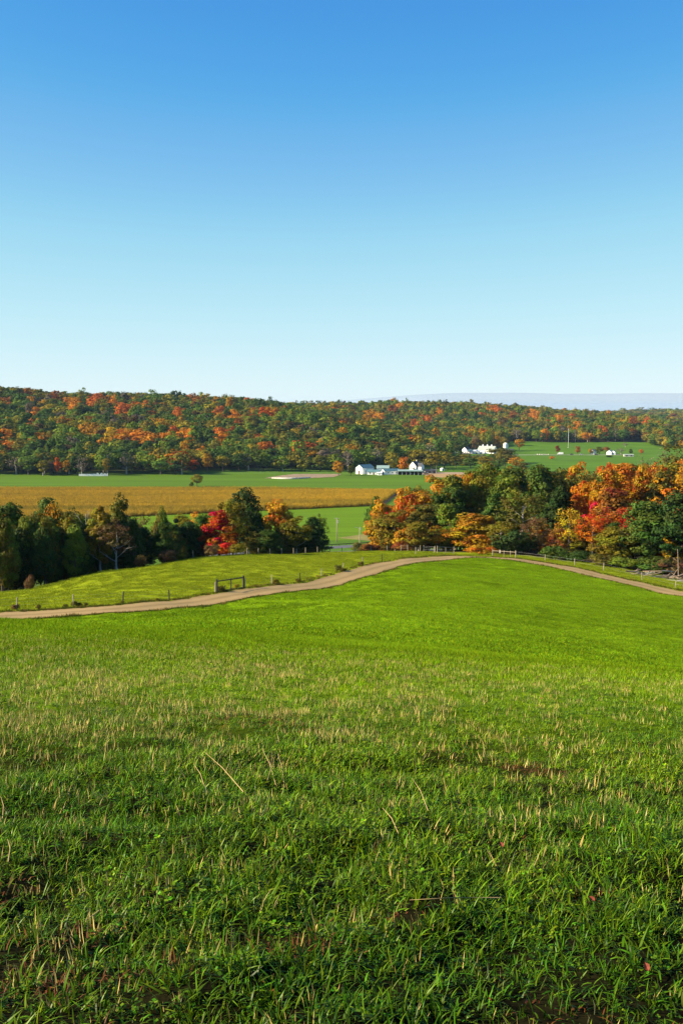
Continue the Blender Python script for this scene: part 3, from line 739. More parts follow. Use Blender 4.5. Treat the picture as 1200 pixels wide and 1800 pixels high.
# ------------------------------------------------------------------ the far woods
def jgrid(x0, x1, y0, y1, s):
    xs, ys = np.meshgrid(np.arange(x0, x1, s), np.arange(y0, y1, s)); xs = xs.ravel() + rng.uniform(-.45, .45, xs.size) * s; ys = ys.ravel() + rng.uniform(-.45, .45, ys.size) * s
    return xs, ys
fx, fy = jgrid(-560, 760, 880, 1750, 12.2)
fx2, fy2 = jgrid(-420, 1150, 1750, 2750, 10.5)
fx3, fy3 = jgrid(400, 2000, 2750, 5200, 26)
fx, fy = np.concatenate([fx, fx2, fx3]), np.concatenate([fy, fy2, fy3])
fz = ground(fx, fy)
fpx = 600 + F_PX * fx / fy
FOOT_PX = [-400, 0, 200, 330, 345, 480, 520, 600, 640, 700, 745, 775, 800, 815, 860, 900, 1000, 1100, 1118, 1150, 1300]
FOOT_D  = [885, 903, 912, 902, 945, 958, 945, 952, 985, 1000, 1010, 1150, 1260, 1400, 1420, 1600, 1590, 1600, 1700, 1500, 1400]
foot = np.interp(fpx, FOOT_PX, FOOT_D)
keep = (fy > foot + 4) & (fpx > -90) & (fpx < 1290)
# open strip between the two farms' trees
keep &= ~((fpx > 775) & (fpx < 880) & (fy > 1290) & (fy < 1405))
fx, fy, fz, fpx, foot = [a[keep] for a in (fx, fy, fz, fpx, foot)]
# skip what the slopes in front hide for good: far side of the ridge
nfor = len(fx)
fh = rng.uniform(12.5, 22, nfor) * np.where(rng.random(nfor) < .06, 1.3, 1) * np.where(fy > 2700, 1.15, 1)
fw = rng.uniform(11.5, 21, nfor) * np.where(fy > 2700, 2.2, 1)
edge = (fy - foot) < 18
names = ['dkgreen', 'green', 'ltgreen', 'olive', 'yolive', 'orange', 'rust', 'brown', 'greybrown', 'gold', 'redorange']
cn = fbm(fx / 55, fy / 90, 51); cn2 = fbm(fx / 120, fy / 160, 57)
rowpix = project(fx, fy, fz + fh * .6)[1]
W = np.stack([
 1.05 + 0 * cn, 1.2 + 0 * cn, .55 + .5 * (fpx > 780), 1.0 + .4 * (fpx > 520), .5 + .7 * (fpx > 760),
 .02 + .4 * np.clip(cn - .55, 0, 1) + .07 * (rowpix < 745) * (fpx < 450), .04 + .4 * np.clip(cn2 - .52, 0, 1) + .10 * (rowpix < 735),
 .12 + 0 * cn, .12 + 0 * cn, .12 + 1.0 * np.clip(cn - .52, 0, 1), .01 + .25 * np.clip(cn - .58, 0, 1)], 1)
W *= np.exp(rng.normal(size=W.shape) * .25)
W /= W.sum(1)[:, None]
pick = (W.cumsum(1) > rng.random(nfor)[:, None]).argmax(1)
wxp, wyp = fx + 22 * (fbm(fx / 40, fy / 40, 61) - .5) * 2, fy + 30 * (fbm(fx / 40, fy / 40, 63) - .5) * 2
cell = _hash(np.floor(wxp / 30), np.floor(wyp / 38), 65)
pc = (W.cumsum(1) > cell[:, None]).argmax(1)
pick = np.where(rng.random(nfor) < .55, pc, pick)
fcol = np.array([COL[k] for k in names])[pick] * np.where(pick < 5, 1.3, .85)[:, None]
HOT = [(190,770,14,'gold'),(214,770,13,'orange'),(240,768,13,'orange'),(263,768,12,'orange'),(286,768,8,'orange'),(308,762,7,'redorange'),(330,766,11,'orange'),(355,774,9,'gold'),
 (390,764,10,'redorange'),(394,774,8,'orange'),(70,770,10,'orange'),(14,770,12,'orange'),(10,785,7,'orange'),(222,720,12,'redorange'),(168,704,12,'redorange'),(200,706,8,'orange'),(130,712,12,'orange'),(64,725,10,'orange'),
 (318,727,7,'redorange'),(386,728,8,'redorange'),(542,787,9,'redorange'),(466,789,9,'redorange'),(452,768,7,'redorange'),(650,732,13,'gold'),(662,735,8,'orange'),(728,746,8,'redorange'),(747,738,8,'redorange'),
 (410,735,10,'orange'),(437,702,7,'redorange'),(480,730,8,'orange'),(870,722,8,'redorange'),(860,720,6,'orange'),(1012,752,8,'orange'),(1030,768,6,'orange'),(958,766,6,'orange'),(1042,772,5,'orange'),(1060,755,7,'redorange'),
 (900,732,8,'rust'),(935,730,9,'orange'),(980,738,8,'orange'),(1110,742,9,'rust'),(1135,742,7,'redorange'),(1150,762,6,'yolive'),(1160,765,5,'gold'),(190,765,8,'yellow'),(100,700,8,'rust'),(345,705,8,'rust'),
 (20,705,9,'rust'),(60,745,8,'rust'),(280,745,7,'gold'),(420,745,7,'rust'),(600,765,7,'gold'),(520,742,8,'rust'),(700,715,8,'orange'),(690,722,7,'rust'),(770,728,8,'orange'),(620,790,7,'gold')]
for hx, hy, hr, hc in HOT:
    q = ((fpx - hx) / (hr * .95)) ** 2 + ((rowpix - hy) / (hr * .85)) ** 2 < 1
    fcol[q] = np.array({'redorange': (.42, .110, .014), 'orange': (.50, .19, .012)}.get(hc, COL[hc]))
fcol = fcol * (1 + rng.uniform(-.22, .22, (nfor, 1))) * (1 + rng.uniform(-.08, .08, (nfor, 3)))
# the trees of the wood's edge, those that show largest, are things of their own
cand = np.where(edge & (fpx > 0) & (fpx < 1130))[0]
cand = cand[np.argsort(fy[cand])][:115]
single = np.zeros(nfor, bool)
for i in cand:
    cname = min(COL, key=lambda q: float(np.abs(np.log(np.array(COL[q]) / np.maximum(fcol[i], 1e-4))).sum()))
    thin = rng.random() < .13
    c = fcol[i] if not thin else np.array(COL['greybrown'])
    MARK = [(5, 'at the left picture edge'), (70, 'left of the white boards'), (146, 'behind the white boards'), (215, 'right of the white boards'), (285, 'left of the lone field tree'), (347, 'straight above the lone field tree'), (420, 'right of the lone field tree'), (500, 'behind the dirt lot'), (560, 'right of the dirt lot'), (600, 'behind the round golden tree'), (645, 'behind the tall white barn'), (685, 'behind the white sheds'), (720, 'left of the white house'), (765, 'right of the white house'), (815, 'left of the upper farm'), (870, 'behind the upper barn'), (920, 'right of the silo'), (970, 'left of the mast'), (1010, 'right of the mast'), (1060, 'above the pasture houses'), (1110, 'at the right end of the pasture')]
    lab = '%s tree of the far wood edge %s' % ('thin grey' if thin else WORD[cname], min(MARK, key=lambda q: abs(q[0] - fpx[i]))[1])
    tree(fx[i], fy[i], fh[i] * rng.uniform(.8, 1.15), fw[i] * 1.02, None, 'farthin' if thin else 'far', label=lab, group='trees of the far wood edge', trunk='farpale' if (thin or rng.random() < .2) else 'fardark', rgb=c, jitter=.05)
    single[i] = True
far_var = [crown_mesh('far_tree', 220 + i, base=.12, n_clump=24, per=19, leaf=1.15, clump_r=1.9, nr=.18, m=M['leaf_i']) for i in range(8)]
q = ~single
sc = np.stack([fw / 10, fw / 10 * rng.uniform(.9, 1.1, nfor), fh / 16], 1)[q]
rot = np.stack([rng.uniform(-.05, .05, nfor), rng.uniform(-.05, .05, nfor), rng.uniform(0, 6.28, nfor)], 1)[q]
o = scatter('far_woods', np.stack([fx, fy, fz - .5], 1)[q], rot, sc, rng.integers(0, 8, nfor)[q], fcol[q], far_var)
tag(o, 'mass of autumn trees covering the far hills', 'woods', kind='stuff')

# ---- lone trees of the valley, each one a thing
for px, d, top, w, col, kind, label in [
 (347, 778, 832, 20, 'yolive', 'round', 'lone small tree standing in the green field at the corn edge'),
 (337, 780, 846, 9, 'green', 'bush', 'little green bush beside the lone field tree'),
 (595, 905, 808, 19, 'gold', 'far', 'round golden tree left of the white gabled barn'),
 (616, 905, 816, 15, 'olive', 'far', 'small round olive tree touching the white gabled barn'),
 (709, 940, 799, 24, 'orange', 'far', 'round bright orange tree behind the long open shed'),
 (146, 898, 800, 24, 'greybrown', 'farthin', 'bare grey tree behind the white boards at the wood edge'),
 (104, 902, 800, 13, 'redorange', 'far', 'narrow red tree at the far wood edge left of the white boards'),
 (119, 902, 806, 15, 'gold', 'far', 'small golden tree beside the narrow red tree'),
 (78, 902, 806, 22, 'yolive', 'far', 'yellowish tree with pale trunk at the far left wood edge'),
 (188, 903, 800, 14, 'yolive', 'far', 'yellow green slim tree right of the white boards'),
 (690, 975, 792, 30, 'yolive', 'far', 'yellow green tree left of the white house'),
 (735, 1005, 785, 34, 'yolive', 'far', 'big yellow green tree behind the white house'),
 (758, 985, 788, 38, 'yolive', 'far', 'broad yellow green tree right of the white house'),
 (780, 1010, 790, 30, 'yolive', 'far', 'yellow green tree farthest right of the white house'),
 (822, 1120, 795, 18, 'olive', 'farthin', 'thin tree with pale trunk below the upper farm'),
 (830, 1140, 802, 16, 'orange', 'far', 'small orange tree below the upper white barn'),
 (845, 1140, 795, 24, 'greybrown', 'farthin', 'brownish half bare tree below the upper white barn'),
 (876, 1100, 783, 44, 'olive', 'far', 'broad olive tree in front of the white silo'),
 (896, 1110, 788, 26, 'green', 'far', 'dark grey green tree right of the broad olive tree'),
 (862, 1080, 803, 26, 'green', 'far', 'green tree low before the upper farm'),
 (812, 1060, 812, 30, 'yolive', 'far', 'olive tree just above the right wood left of the upper farm'),
 (815, 1090, 797, 24, 'yolive', 'far', 'yellow olive tree below the left end of the upper farm'),
 (838, 1110, 799, 22, 'olive', 'far', 'olive tree below the low white shed of the upper farm'),
 (866, 1150, 797, 24, 'green', 'far', 'green tree below the upper white barn, left of the broad olive tree'),
 (856, 1060, 802, 30, 'gold', 'far', 'golden olive tree in front of the upper farm hollow'),
 (898, 1070, 797, 28, 'yolive', 'far', 'yellow olive tree below the dark brown shed'),
 (873, 1010, 806, 30, 'green', 'far', 'green tree just above the right wood below the silo'),
 (918, 1000, 812, 24, 'olive', 'far', 'olive tree at the lower left rim of the pasture'),
 (800, 1330, 770, 18, 'green', 'far', 'green tree beside the house with several gables'),
 (872, 1400, 764, 18, 'gold', 'far', 'golden tree between the upper barn and the silo'),
 (800, 1030, 800, 30, 'olive', 'far', 'olive tree behind the tan field strip right of the lower farm'),
 (826, 1010, 801, 32, 'green', 'far', 'green tree in the hollow below the upper farm'),
 (848, 1030, 800, 30, 'yolive', 'far', 'yellow olive tree in the hollow below the upper white barn'),
 (885, 1040, 794, 34, 'olive', 'far', 'olive tree in the hollow below the white silo'),
 (905, 1020, 802, 28, 'gold', 'far', 'golden tree at the lower left corner of the pasture'),
 (790, 1060, 797, 26, 'dkgreen', 'far', 'dark green tree between the two farms'),
 (806, 1180, 790, 20, 'green', 'far', 'small green tree below the house with several gables'),
 (857, 1395, 752, 14, 'ltgreen', 'far', 'yellow green tall tree behind the upper white barn'),
 (848, 1400, 756, 14, 'yolive', 'far', 'yellow tall tree left behind the upper white barn'),
 (834, 1395, 768, 18, 'brown', 'far', 'dark brown tree behind the upper farm houses'),
 (812, 1400, 765, 20, 'green', 'far', 'green tree between the upper farm houses'),
 (910, 1420, 768, 18, 'gold', 'far', 'golden tree right of the white silo'),
 (884, 1420, 766, 16, 'yolive', 'far', 'olive tree behind the white silo'),
 (977, 1340, 781, 9, 'dkred', 'far', 'small dark red round tree on the upper pasture'),
 (1012, 1315, 782, 12, 'rust', 'far', 'small orange brown round tree by the pasture lane'),
 (1035, 1312, 787, 9, 'gold', 'far', 'small yellow tree by the pasture lane'),
 (1050, 1318, 784, 16, 'olive', 'far', 'dull olive tree left of the pasture houses'),
 (1062, 1315, 784, 14, 'rust', 'far', 'brown tree directly left of the pasture houses'),
 (1088, 1320, 786, 18, 'greybrown', 'farthin', 'bare brown tree right of the pasture houses'),
 (1105, 1340, 788, 7, 'green', 'bush', 'small dark bush on the pasture slope'),
 (1124, 1330, 789, 10, 'redorange', 'far', 'small bright red tree on the pasture slope'),
 (1095, 1500, 777, 12, 'greybrown', 'farthin', 'grey bare tree at the shadow edge of the upper pasture'),
 (1068, 1240, 806, 16, 'dkgreen', 'far', 'dark green tree at the lower rim of the pasture'),
 (968, 1180, 801, 11, 'orange', 'far', 'small orange tree at the lower rim of the pasture'),
]:
    ptree(px, d, top, w, col, kind, label=label, trunk='farpale' if 'pale trunk' in label or kind == 'farthin' else 'fardark', name='bush' if kind == 'bush' else 'tree', cat='bush' if kind == 'bush' else 'tree')

# ------------------------------------------------------------------ the corn
def corn_mesh(seed):
    r = np.random.default_rng(seed); V, Q, T = [], [], []
    for s in range(11):
        x, y = r.uniform(-.9, .9), r.choice([-.76, 0, .76]) + r.uniform(-.1, .1); h = r.uniform(2.0, 2.6)
        def strip(p, q, w, t):
            k = len(V); p, q = np.array(p), np.array(q); d = np.cross(q - p, (r.normal(), r.normal(), .2)); d = d / (np.linalg.norm(d) + 1e-6) * w
            V.extend([p - d, p + d, q + d * .3, q - d * .3]); Q.append((k, k + 1, k + 2, k + 3)); T.extend([t] * 4)
        strip((x, y, 0), (x + r.uniform(-.1, .1), y, h), .05, .5)
        for k in range(6):
            a = r.uniform(0, 6.28); z = h * r.uniform(.25, .9); e = (x + cos(a) * .35, y + sin(a) * .35, z + .25); f = (x + cos(a) * .7, y + sin(a) * .7, z - r.uniform(.0, .4)); t = r.random()
            strip((x, y, z), e, .07, t); strip(e, f, .055, t)
        strip((x, y, h), (x + r.uniform(-.15, .15), y + r.uniform(-.15, .15), h + .35), .06, .9)
    T = np.array(T); return np_mesh('corn', V, Q, {'tone': ('FLOAT', T), 'clump': ('FLOAT', np.roll(T, 8))}, M['straw'])
cx, cy = [], []
for y in np.arange(530, 750, 2.2):
    x0, x1 = -350, np.interp(y, [528, 572, 626, 690, 726, 752], [-175, -92, 22, 32, 38, -60])
    x0 = max(x0, -(.345 * y + 12))
    xs = np.arange(x0, x1, 1.9); cx.append(xs + rng.uniform(-.3, .3, len(xs))); cy.append(np.full(len(xs), y) + rng.uniform(-.25, .25, len(xs)))
cx, cy = np.concatenate(cx), np.concatenate(cy); n_ = len(cx)
band = fbm(cx / 160, cy / 7, 71)[:, None]; fine = rng.uniform(.75, 1.25, (n_, 1))
tint = (np.array((.36, .215, .008)) * (.55 + .9 * band) + np.array((-.03, .02, 0)) * (1 - band)) * fine
hgt = rng.uniform(.85, 1.12, n_) * (.85 + .3 * band[:, 0])
o = scatter('corn_crop', np.stack([cx, cy, ground(cx, cy)], 1), np.stack([0 * cx, 0 * cx, rng.choice([0, pi], n_)], 1), np.stack([1 + 0 * hgt, 1 + 0 * hgt, hgt], 1), rng.integers(0, 5, n_), tint, [corn_mesh(i) for i in range(5)])
tag(o, 'ripe golden brown corn standing in the valley field', 'corn', kind='stuff')

# ------------------------------------------------------------------ grass, straw
def blades(name, seed, n, rad, hmin, hmax, wid, lean=.5, seg=3, m=None, lay=0):
    r = np.random.default_rng(seed); V, Q, T, CL = [], [], [], []
    for i in range(n):
        a = r.uniform(0, 2 * pi); d = rad * math.sqrt(r.random()); x, y = d * cos(a), d * sin(a)
        az = r.uniform(0, 2 * pi) if r.random() < .5 else a + r.normal() * .6
        h = r.uniform(hmin, hmax); ln = abs(r.normal(0, lean)) + .1; w = wid * r.uniform(.6, 1.3); t = r.random(); cl = r.random()
        tw = r.uniform(-.6, .6); px_, py_, pz_ = x, y, -.01; ang = ln * .35 + (lay * r.random() ** 1.5)
        k = len(V)
        for s in range(seg + 1):
            f = s / seg; ww = w * (1 - f ** 2.2) * (.75 if s == 0 else 1) * .5 + .0002
            sx, sy = -sin(az + tw), cos(az + tw)
            V.append((px_ - sx * ww, py_ - sy * ww, pz_)); V.append((px_ + sx * ww, py_ + sy * ww, pz_))
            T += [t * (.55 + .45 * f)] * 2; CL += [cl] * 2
            stp = h / seg; px_ += sin(ang) * cos(az) * stp; py_ += sin(ang) * sin(az) * stp; pz_ += cos(ang) * stp; ang += ln / seg * 1.6
        for s in range(seg): Q.append((k + 2*s, k + 2*s + 1, k + 2*s + 3, k + 2*s + 2))
    return np_mesh(name, V, Q, {'tone': ('FLOAT', T), 'clump': ('FLOAT', CL)}, m, smooth=True)
def wedge(d0, d1, dens, half=.37, pad=.5):
    """random points over the seen part of the hill between two distances"""
    A = half * (d1 ** 2 - d0 ** 2) + 2 * pad * (d1 - d0); n = int(A * dens)
    y = np.sqrt(rng.random(n) * (d1 ** 2 - d0 ** 2) + d0 ** 2); x = rng.uniform(-1, 1, n) * (half * y + pad)
    return x, y
G_A, G_B, G_C = np.array((.082, .182, .004)), np.array((.185, .285, .005)), np.array((.050, .140, .006))
def grass_tint(x, y):
    a = fbm(x / 1.3, y / 1.3, 81)[:, None]; b_ = fbm(x / 7, y / 9, 83)[:, None]
    t = G_A * (1 - a) + G_B * a
    t = t * (1 - .35 * (b_ < .42)) + G_C * .35 * (b_ < .42)
    far = sstep(7, 24, y)[:, None]
    t = t * (1 - far) + np.array((.190, .280, .006)) * far * (.85 + .3 * a)
    return t * rng.uniform(.7, 1.3, (len(x), 1)) * np.interp(y, [2.5, 4.5, 8], [.60, .82, 1.0])[:, None]  # tint darkens towards the camera: foreground shade painted into the tuft colour
lush = lambda x, y: fbm(x / .8, y / .8, 91, 2) * .6 + fbm(x / 3.0, y / 3.0, 95, 2) * .4
# worn spots of the turf with red brown withered thatch
WORN = []
for px, row, r_ in ((25, 1690, .26), (110, 1640, .12), (205, 1700, .20), (165, 1622, .14), (490, 1655, .12), (60, 1745, .12), (1040, 1582, .13), (712, 1605, .10), (940, 1345, .22), (430, 1265, .25)):
    a, f, z = ray(px, row); d_ = np.arange(1.5, 30, .01); k_ = int(np.argmax(EYE + z / f * d_ < base_h(a / f * d_, d_) + .03)); WORN.append((a / f * d_[k_], d_[k_], r_))
def worn(x, y):
    w = np.zeros(len(x))
    for wx_, wy_, r_ in WORN: w = np.maximum(w, np.exp(-(((x - wx_) / (r_ * 1.4)) ** 2 + ((y - wy_) / (r_ * 1.1)) ** 2)))
    return w
# tufts close to the camera
x1, y1 = wedge(1.6, 9, 460, pad=.9); lu = lush(x1, y1)
kp = rng.random(len(x1)) < sstep(.30, .50, lu) * .80 + np.interp(y1, [2, 5, 9], [.24, .32, .45]) - .85 * worn(x1, y1); x1, y1, lu = x1[kp], y1[kp], lu[kp]
s1 = (.48 + .9 * lu) * rng.uniform(.7, 1.3, len(x1))
x2, y2 = wedge(9, 32, 250); kp = rng.random(len(x2)) > sstep(15, 32, y2); x2, y2 = x2[kp], y2[kp]; lu2 = lush(x2, y2); kp = rng.random(len(x2)) < sstep(.25, .5, lu2) * .4 + .65; x2, y2, lu2 = x2[kp], y2[kp], lu2[kp]
s2 = (.55 + .6 * lu2) * rng.uniform(.75, 1.2, len(x2))
gx, gy, gs = np.concatenate([x1, x2]), np.concatenate([y1, y2]), np.concatenate([s1, s2]); n_ = len(gx)
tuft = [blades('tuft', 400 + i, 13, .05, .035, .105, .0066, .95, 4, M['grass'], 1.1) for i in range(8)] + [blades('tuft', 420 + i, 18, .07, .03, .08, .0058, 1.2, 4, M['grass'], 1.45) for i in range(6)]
def clover(seed):
    r = np.random.default_rng(seed); V, Q, T, CL = [], [], [], []
    for i in range(11):
        a = r.uniform(0, 6.28); d = .06 * math.sqrt(r.random()); c = np.array((d * cos(a), d * sin(a), r.uniform(.015, .05))); t = r.random(); s_ = r.uniform(.007, .014); tilt = r.normal(0, .35, 2)
        for q in range(3):
            a2 = a + q * 2.094; e1 = np.array((cos(a2), sin(a2), tilt[0])) * s_; e2 = np.array((-sin(a2), cos(a2), tilt[1])) * s_ * .62; k = len(V)
            V.extend([c, c + e1 * .7 - e2, c + e1 * 1.25, c + e1 * .7 + e2]); Q.append((k, k + 1, k + 2, k + 3)); T += [t] * 4; CL += [r.random()] * 4
    return np_mesh('tuft', V, Q, {'tone': ('FLOAT', T), 'clump': ('FLOAT', CL)}, M['grass'])
tuft += [clover(700 + i) for i in range(3)]
rot = np.stack([rng.normal(0, .18, n_), rng.normal(0, .18, n_), rng.uniform(0, 6.28, n_)], 1)
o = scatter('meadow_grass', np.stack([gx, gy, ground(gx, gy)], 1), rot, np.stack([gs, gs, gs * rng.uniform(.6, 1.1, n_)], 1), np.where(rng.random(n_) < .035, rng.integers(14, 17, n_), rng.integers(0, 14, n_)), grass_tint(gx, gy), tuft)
tag(o, 'green grass tufts covering the hilltop in the foreground', 'grass', kind='stuff')
# wider clumps from there to the brow and over the slope to the track
x3, y3 = wedge(12, 52, 16); kp = rng.random(len(x3)) < sstep(12, 24, y3); x3, y3 = x3[kp], y3[kp]; s3 = rng.uniform(.8, 1.25, len(x3))
x4, y4 = wedge(50, 215, 1.25, half=.36, pad=3); px4 = 600 + F_PX * x4 / y4
def track_dist(x, y):
    best = np.full(len(x), 1e9)
    for q in track[::3]: best = np.minimum(best, np.hypot(x - q[0], y - q[1]))
    return best
clear = (track_dist(x4, y4) > 3.2) & (y4 < edge_d(px4) + 1)
x4, y4 = x4[clear], y4[clear]; s4 = rng.uniform(1.2, 2.0, len(x4))
clump = [blades('clump', 440 + i, 90, .28, .03, .085, .009, .8, 3, M['hill_grass'], .6) for i in range(6)]
patch = [blades('patch', 460 + i, 110, .55, .05, .13, .022, .7, 2, M['hill_grass']) for i in range(6)]
n3, n4 = len(x3), len(x4)
gx, gy = np.concatenate([x3, x4]), np.concatenate([y3, y4])
beyond = (gy > np.interp(600 + F_PX * gx / gy, EDGE_PX, ROAD_D))[:, None]
tn = (.6 * fbm(gx / 4, gy / 6, 87) + .4 * fbm(gx / 22, gy / 30, 88))[:, None]
tint = np.where(beyond, np.array((.205, .250, .010)) * (1.5 - tn) , np.array((.160, .264, .006))) * (.45 + 1.1 * tn) * rng.uniform(.8, 1.2, (n3 + n4, 1))
ss = np.concatenate([s3, s4])
sz = np.concatenate([s3 * rng.uniform(.8, 1.3, n3), s4 * .6 * (.6 + .8 * fbm(x4 / 3, y4 / 3, 89))])
o = scatter('hill_grass', np.stack([gx, gy, ground(gx, gy)], 1), np.stack([0 * gx, 0 * gx, rng.uniform(0, 6.28, n3 + n4)], 1), np.stack([ss, ss, sz], 1),
            np.concatenate([rng.integers(0, 6, n3), rng.integers(6, 12, n4)]), tint, clump + patch)
tag(o, 'short green grass of the hillside running down to the track', 'grass', kind='stuff')
# dry stubble among the grass
x5, y5 = wedge(3.0, 26, 230); pxx = 600 + F_PX * x5 / y5
den = (.17 + .40 * sstep(.42, .70, fbm(x5 / .9, y5 / 1.2, 101))) * np.interp(y5, [3, 4.5, 6.5, 13, 18, 26], [.22, .55, .9, .85, .5, .06]) * np.interp(pxx, [0, 500, 800, 1200], [1, .9, .5, .35])
kp = rng.random(len(x5)) < den + .015; x5, y5 = x5[kp], y5[kp]; n_ = len(x5)
straw = [blades('straw', 480 + i, 7, .07, .035, .085, .0040, .22, 2, M['straw']) for i in range(6)]
tint = np.array((.52, .44, .16)) * rng.uniform(.65, 1.25, (n_, 1)) * np.array((1, .90, .80)) ** rng.uniform(0, 2, (n_, 1))
ss = rng.uniform(.7, 1.35, n_)
o = scatter('straw_stubble', np.stack([x5, y5, ground(x5, y5)], 1), np.stack([rng.normal(0, .2, n_), rng.normal(0, .2, n_), rng.uniform(0, 6.28, n_)], 1), np.stack([ss] * 3, 1), rng.integers(0, 6, n_), tint, straw)
tag(o, 'dry tan straw stubble standing in the foreground grass', 'straw', kind='stuff')
# brown withered thatch in the hollows
x6, y6 = wedge(1.8, 11, 110); den = (sstep(.40, .28, lush(x6, y6)) * .4 + .02) * np.interp(y6, [2, 5, 9], [1, .5, .1]) + worn(x6, y6) * 1.2
kp = rng.random(len(x6)) < den; x6, y6 = x6[kp], y6[kp]; n_ = len(x6)
thatch = [blades('thatch', 500 + i, 16, .10, .03, .07, .005, 2.0, 3, M['straw'], 1.3) for i in range(5)]
tint = np.array((.15, .050, .010)) * rng.uniform(.5, 1.4, (n_, 1))
o = scatter('withered_thatch', np.stack([x6, y6, ground(x6, y6)], 1), np.stack([0 * x6, 0 * x6, rng.uniform(0, 6.28, n_)], 1), np.ones((n_, 3)) * rng.uniform(.8, 1.4, (n_, 1)), rng.integers(0, 5, n_), tint, thatch)
tag(o, 'red brown withered grass in the hollows of the foreground', 'dead grass', kind='stuff')

# ------------------------------------------------------------------ fences, gates, poles
def post_mesh(h, r, seed):
    r_ = random.Random(seed); b = MB()
    b.tube([(0, 0, -.3), (r_.uniform(-.01, .01), 0, h * .5), (r_.uniform(-.04, .04), r_.uniform(-.03, .03), h - .02), (r_.uniform(-.04, .04), 0, h)], [r, r * .97, r * .92, r * .6], 7)
    return b.mesh('fence_post', None)
POST = [post_mesh(1.3, .068, i) for i in range(4)]
for p in POST: p.materials.append(M['wood'])
POSTD = [p.copy() for p in POST]
for p in POSTD: p.materials.clear(); p.materials.append(M['dark_wood'])
POSTP = [p.copy() for p in POST]
for p in POSTP: p.materials.clear(); p.materials.append(M['pale_wood'])
M['wire'] = plain('fence_wire', (.2, .2, .2), .5, metallic=.5)
def fence(name, pts, label, meshes, hs=None, strands=(.5, .85, 1.15)):
    x0, y0 = pts[0]; z0 = g1(x0, y0)
    f = empty(name, (x0, y0, z0)); tag(f, label, 'fence')
    tops = []
    for i, (x, y) in enumerate(pts):
        o = link('fence_post', meshes[i % len(meshes)], f); z = g1(x, y)
        o.location = (x - x0, y - y0, z - z0); o.rotation_euler = (random.uniform(-.05, .05), random.uniform(-.07, .07), random.uniform(0, 6))
        k = (hs[i] if hs else 1) * random.uniform(.92, 1.06); o.scale = (1, 1, k); tops.append((x - x0, y - y0, z - z0, k))
    for s in strands:
        b = MB()
        for a, c in zip(tops, tops[1:]):
            b.bar((a[0], a[1], a[2] + s * a[3]), (c[0], c[1], c[2] + s * c[3]), .006, n=3, cap=False)
        b.obj('wire', M['wire'], f)
    return f
def tdist(px): return float(np.interp(px, [-150, 0, 100, 200, 300, 400, 500, 600, 690, 750, 810], [101, 105.5, 107.5, 110, 115, 122, 132, 148.5, 172, 191, 202]))
fence('wire_fence', [xy(p, tdist(p) + 4.0 + max(0, p - 350) * .012) for p in (-150, -60, 28, 128, 215, 297, 378)], 'line of wooden fence posts beside the track left of the black gate', [POSTD[0], POSTD[1], POST[2], POST[3]])
fence('wire_fence', [xy(p, tdist(p) + 4.4 + max(0, p - 400) * .02) for p in (430, 478, 527, 565, 603, 637, 671)] + [xy(730, 203), xy(762, 211)], 'line of wooden fence posts along the track between black gate and wooden gate', [POST[0], POST[1], POSTD[2], POST[3]], hs=[1, 1.02, .9, .85, 1.0, 1.05, 1, 1.1, 1])
fence('wire_fence', [xy(p, d) for p, d in ((340, 184), (372, 187), (404, 190), (434, 193.5), (454, 197), (475, 200), (495, 204), (516, 208), (537, 211.5), (558, 215), (580, 219), (601, 222), (625, 224), (652, 225.5), (680, 226), (704, 226), (716, 224), (738, 222), (744, 222), (764, 219))], 'row of pale fence posts along the far rim of the meadow', POSTP)
fence('wire_fence', [xy(p, d) for p, d in ((906, 206), (957, 199.5), (1009, 192.5), (1060, 185), (1128, 172.5), (1187, 163.5), (1260, 158))], 'leaning pale fence posts beside the track in front of the log pile', POSTP, strands=(.6, 1.1))

def gate(name, label, p0, p1, h, rails, mt, mids=(.5,), brace=False, post_r=.08):
    (x0, y0), (x1, y1) = p0, p1; z0, z1 = g1(x0, y0), g1(x1, y1)
    t = empty(name, (x0, y0, z0)); tag(t, label, 'gate')
    P = lambda f, z: (f * (x1 - x0), f * (y1 - y0), f * (z1 - z0) + z)
    for f in (0, 1): MB().bar(P(f, -.3), P(f, h + .12), post_r, post_r * .9, 8).obj('gate_post', mt, t)
    for f in mids: MB().bar(P(f, 0.02), P(f, h), post_r * .6, n=6).obj('upright', mt, t)
    for z in rails: MB().bar(P(0, z), P(1, z), post_r * .55, n=6).obj('rail', mt, t)
    if brace: MB().bar(P(.22, .02), P(.30, h * .45), post_r * .5, n=5).obj('brace', mt, t)
    return t
gp0, gp1 = xy(381, tdist(381) + 4.6), xy(428, tdist(428) + 5.0)
gate('field_gate', 'black gate of bare rails beside the track', gp0, gp1, 1.42, (1.30, .06), M['dark_wood'], (.52,), True, .12)
gate('field_gate', 'pale wooden gate with two bays at the top of the track', xy(768, 211), xy(797, 213), 1.35, (1.28, .75, .3), M['pale_wood'], (.5,))
gate('rail_fence', 'pale wooden rail fence of one long rail right of the track top', xy(865, 211), xy(905, 205), 1.35, (1.1, ), M['pale_wood'], (.5, .78))

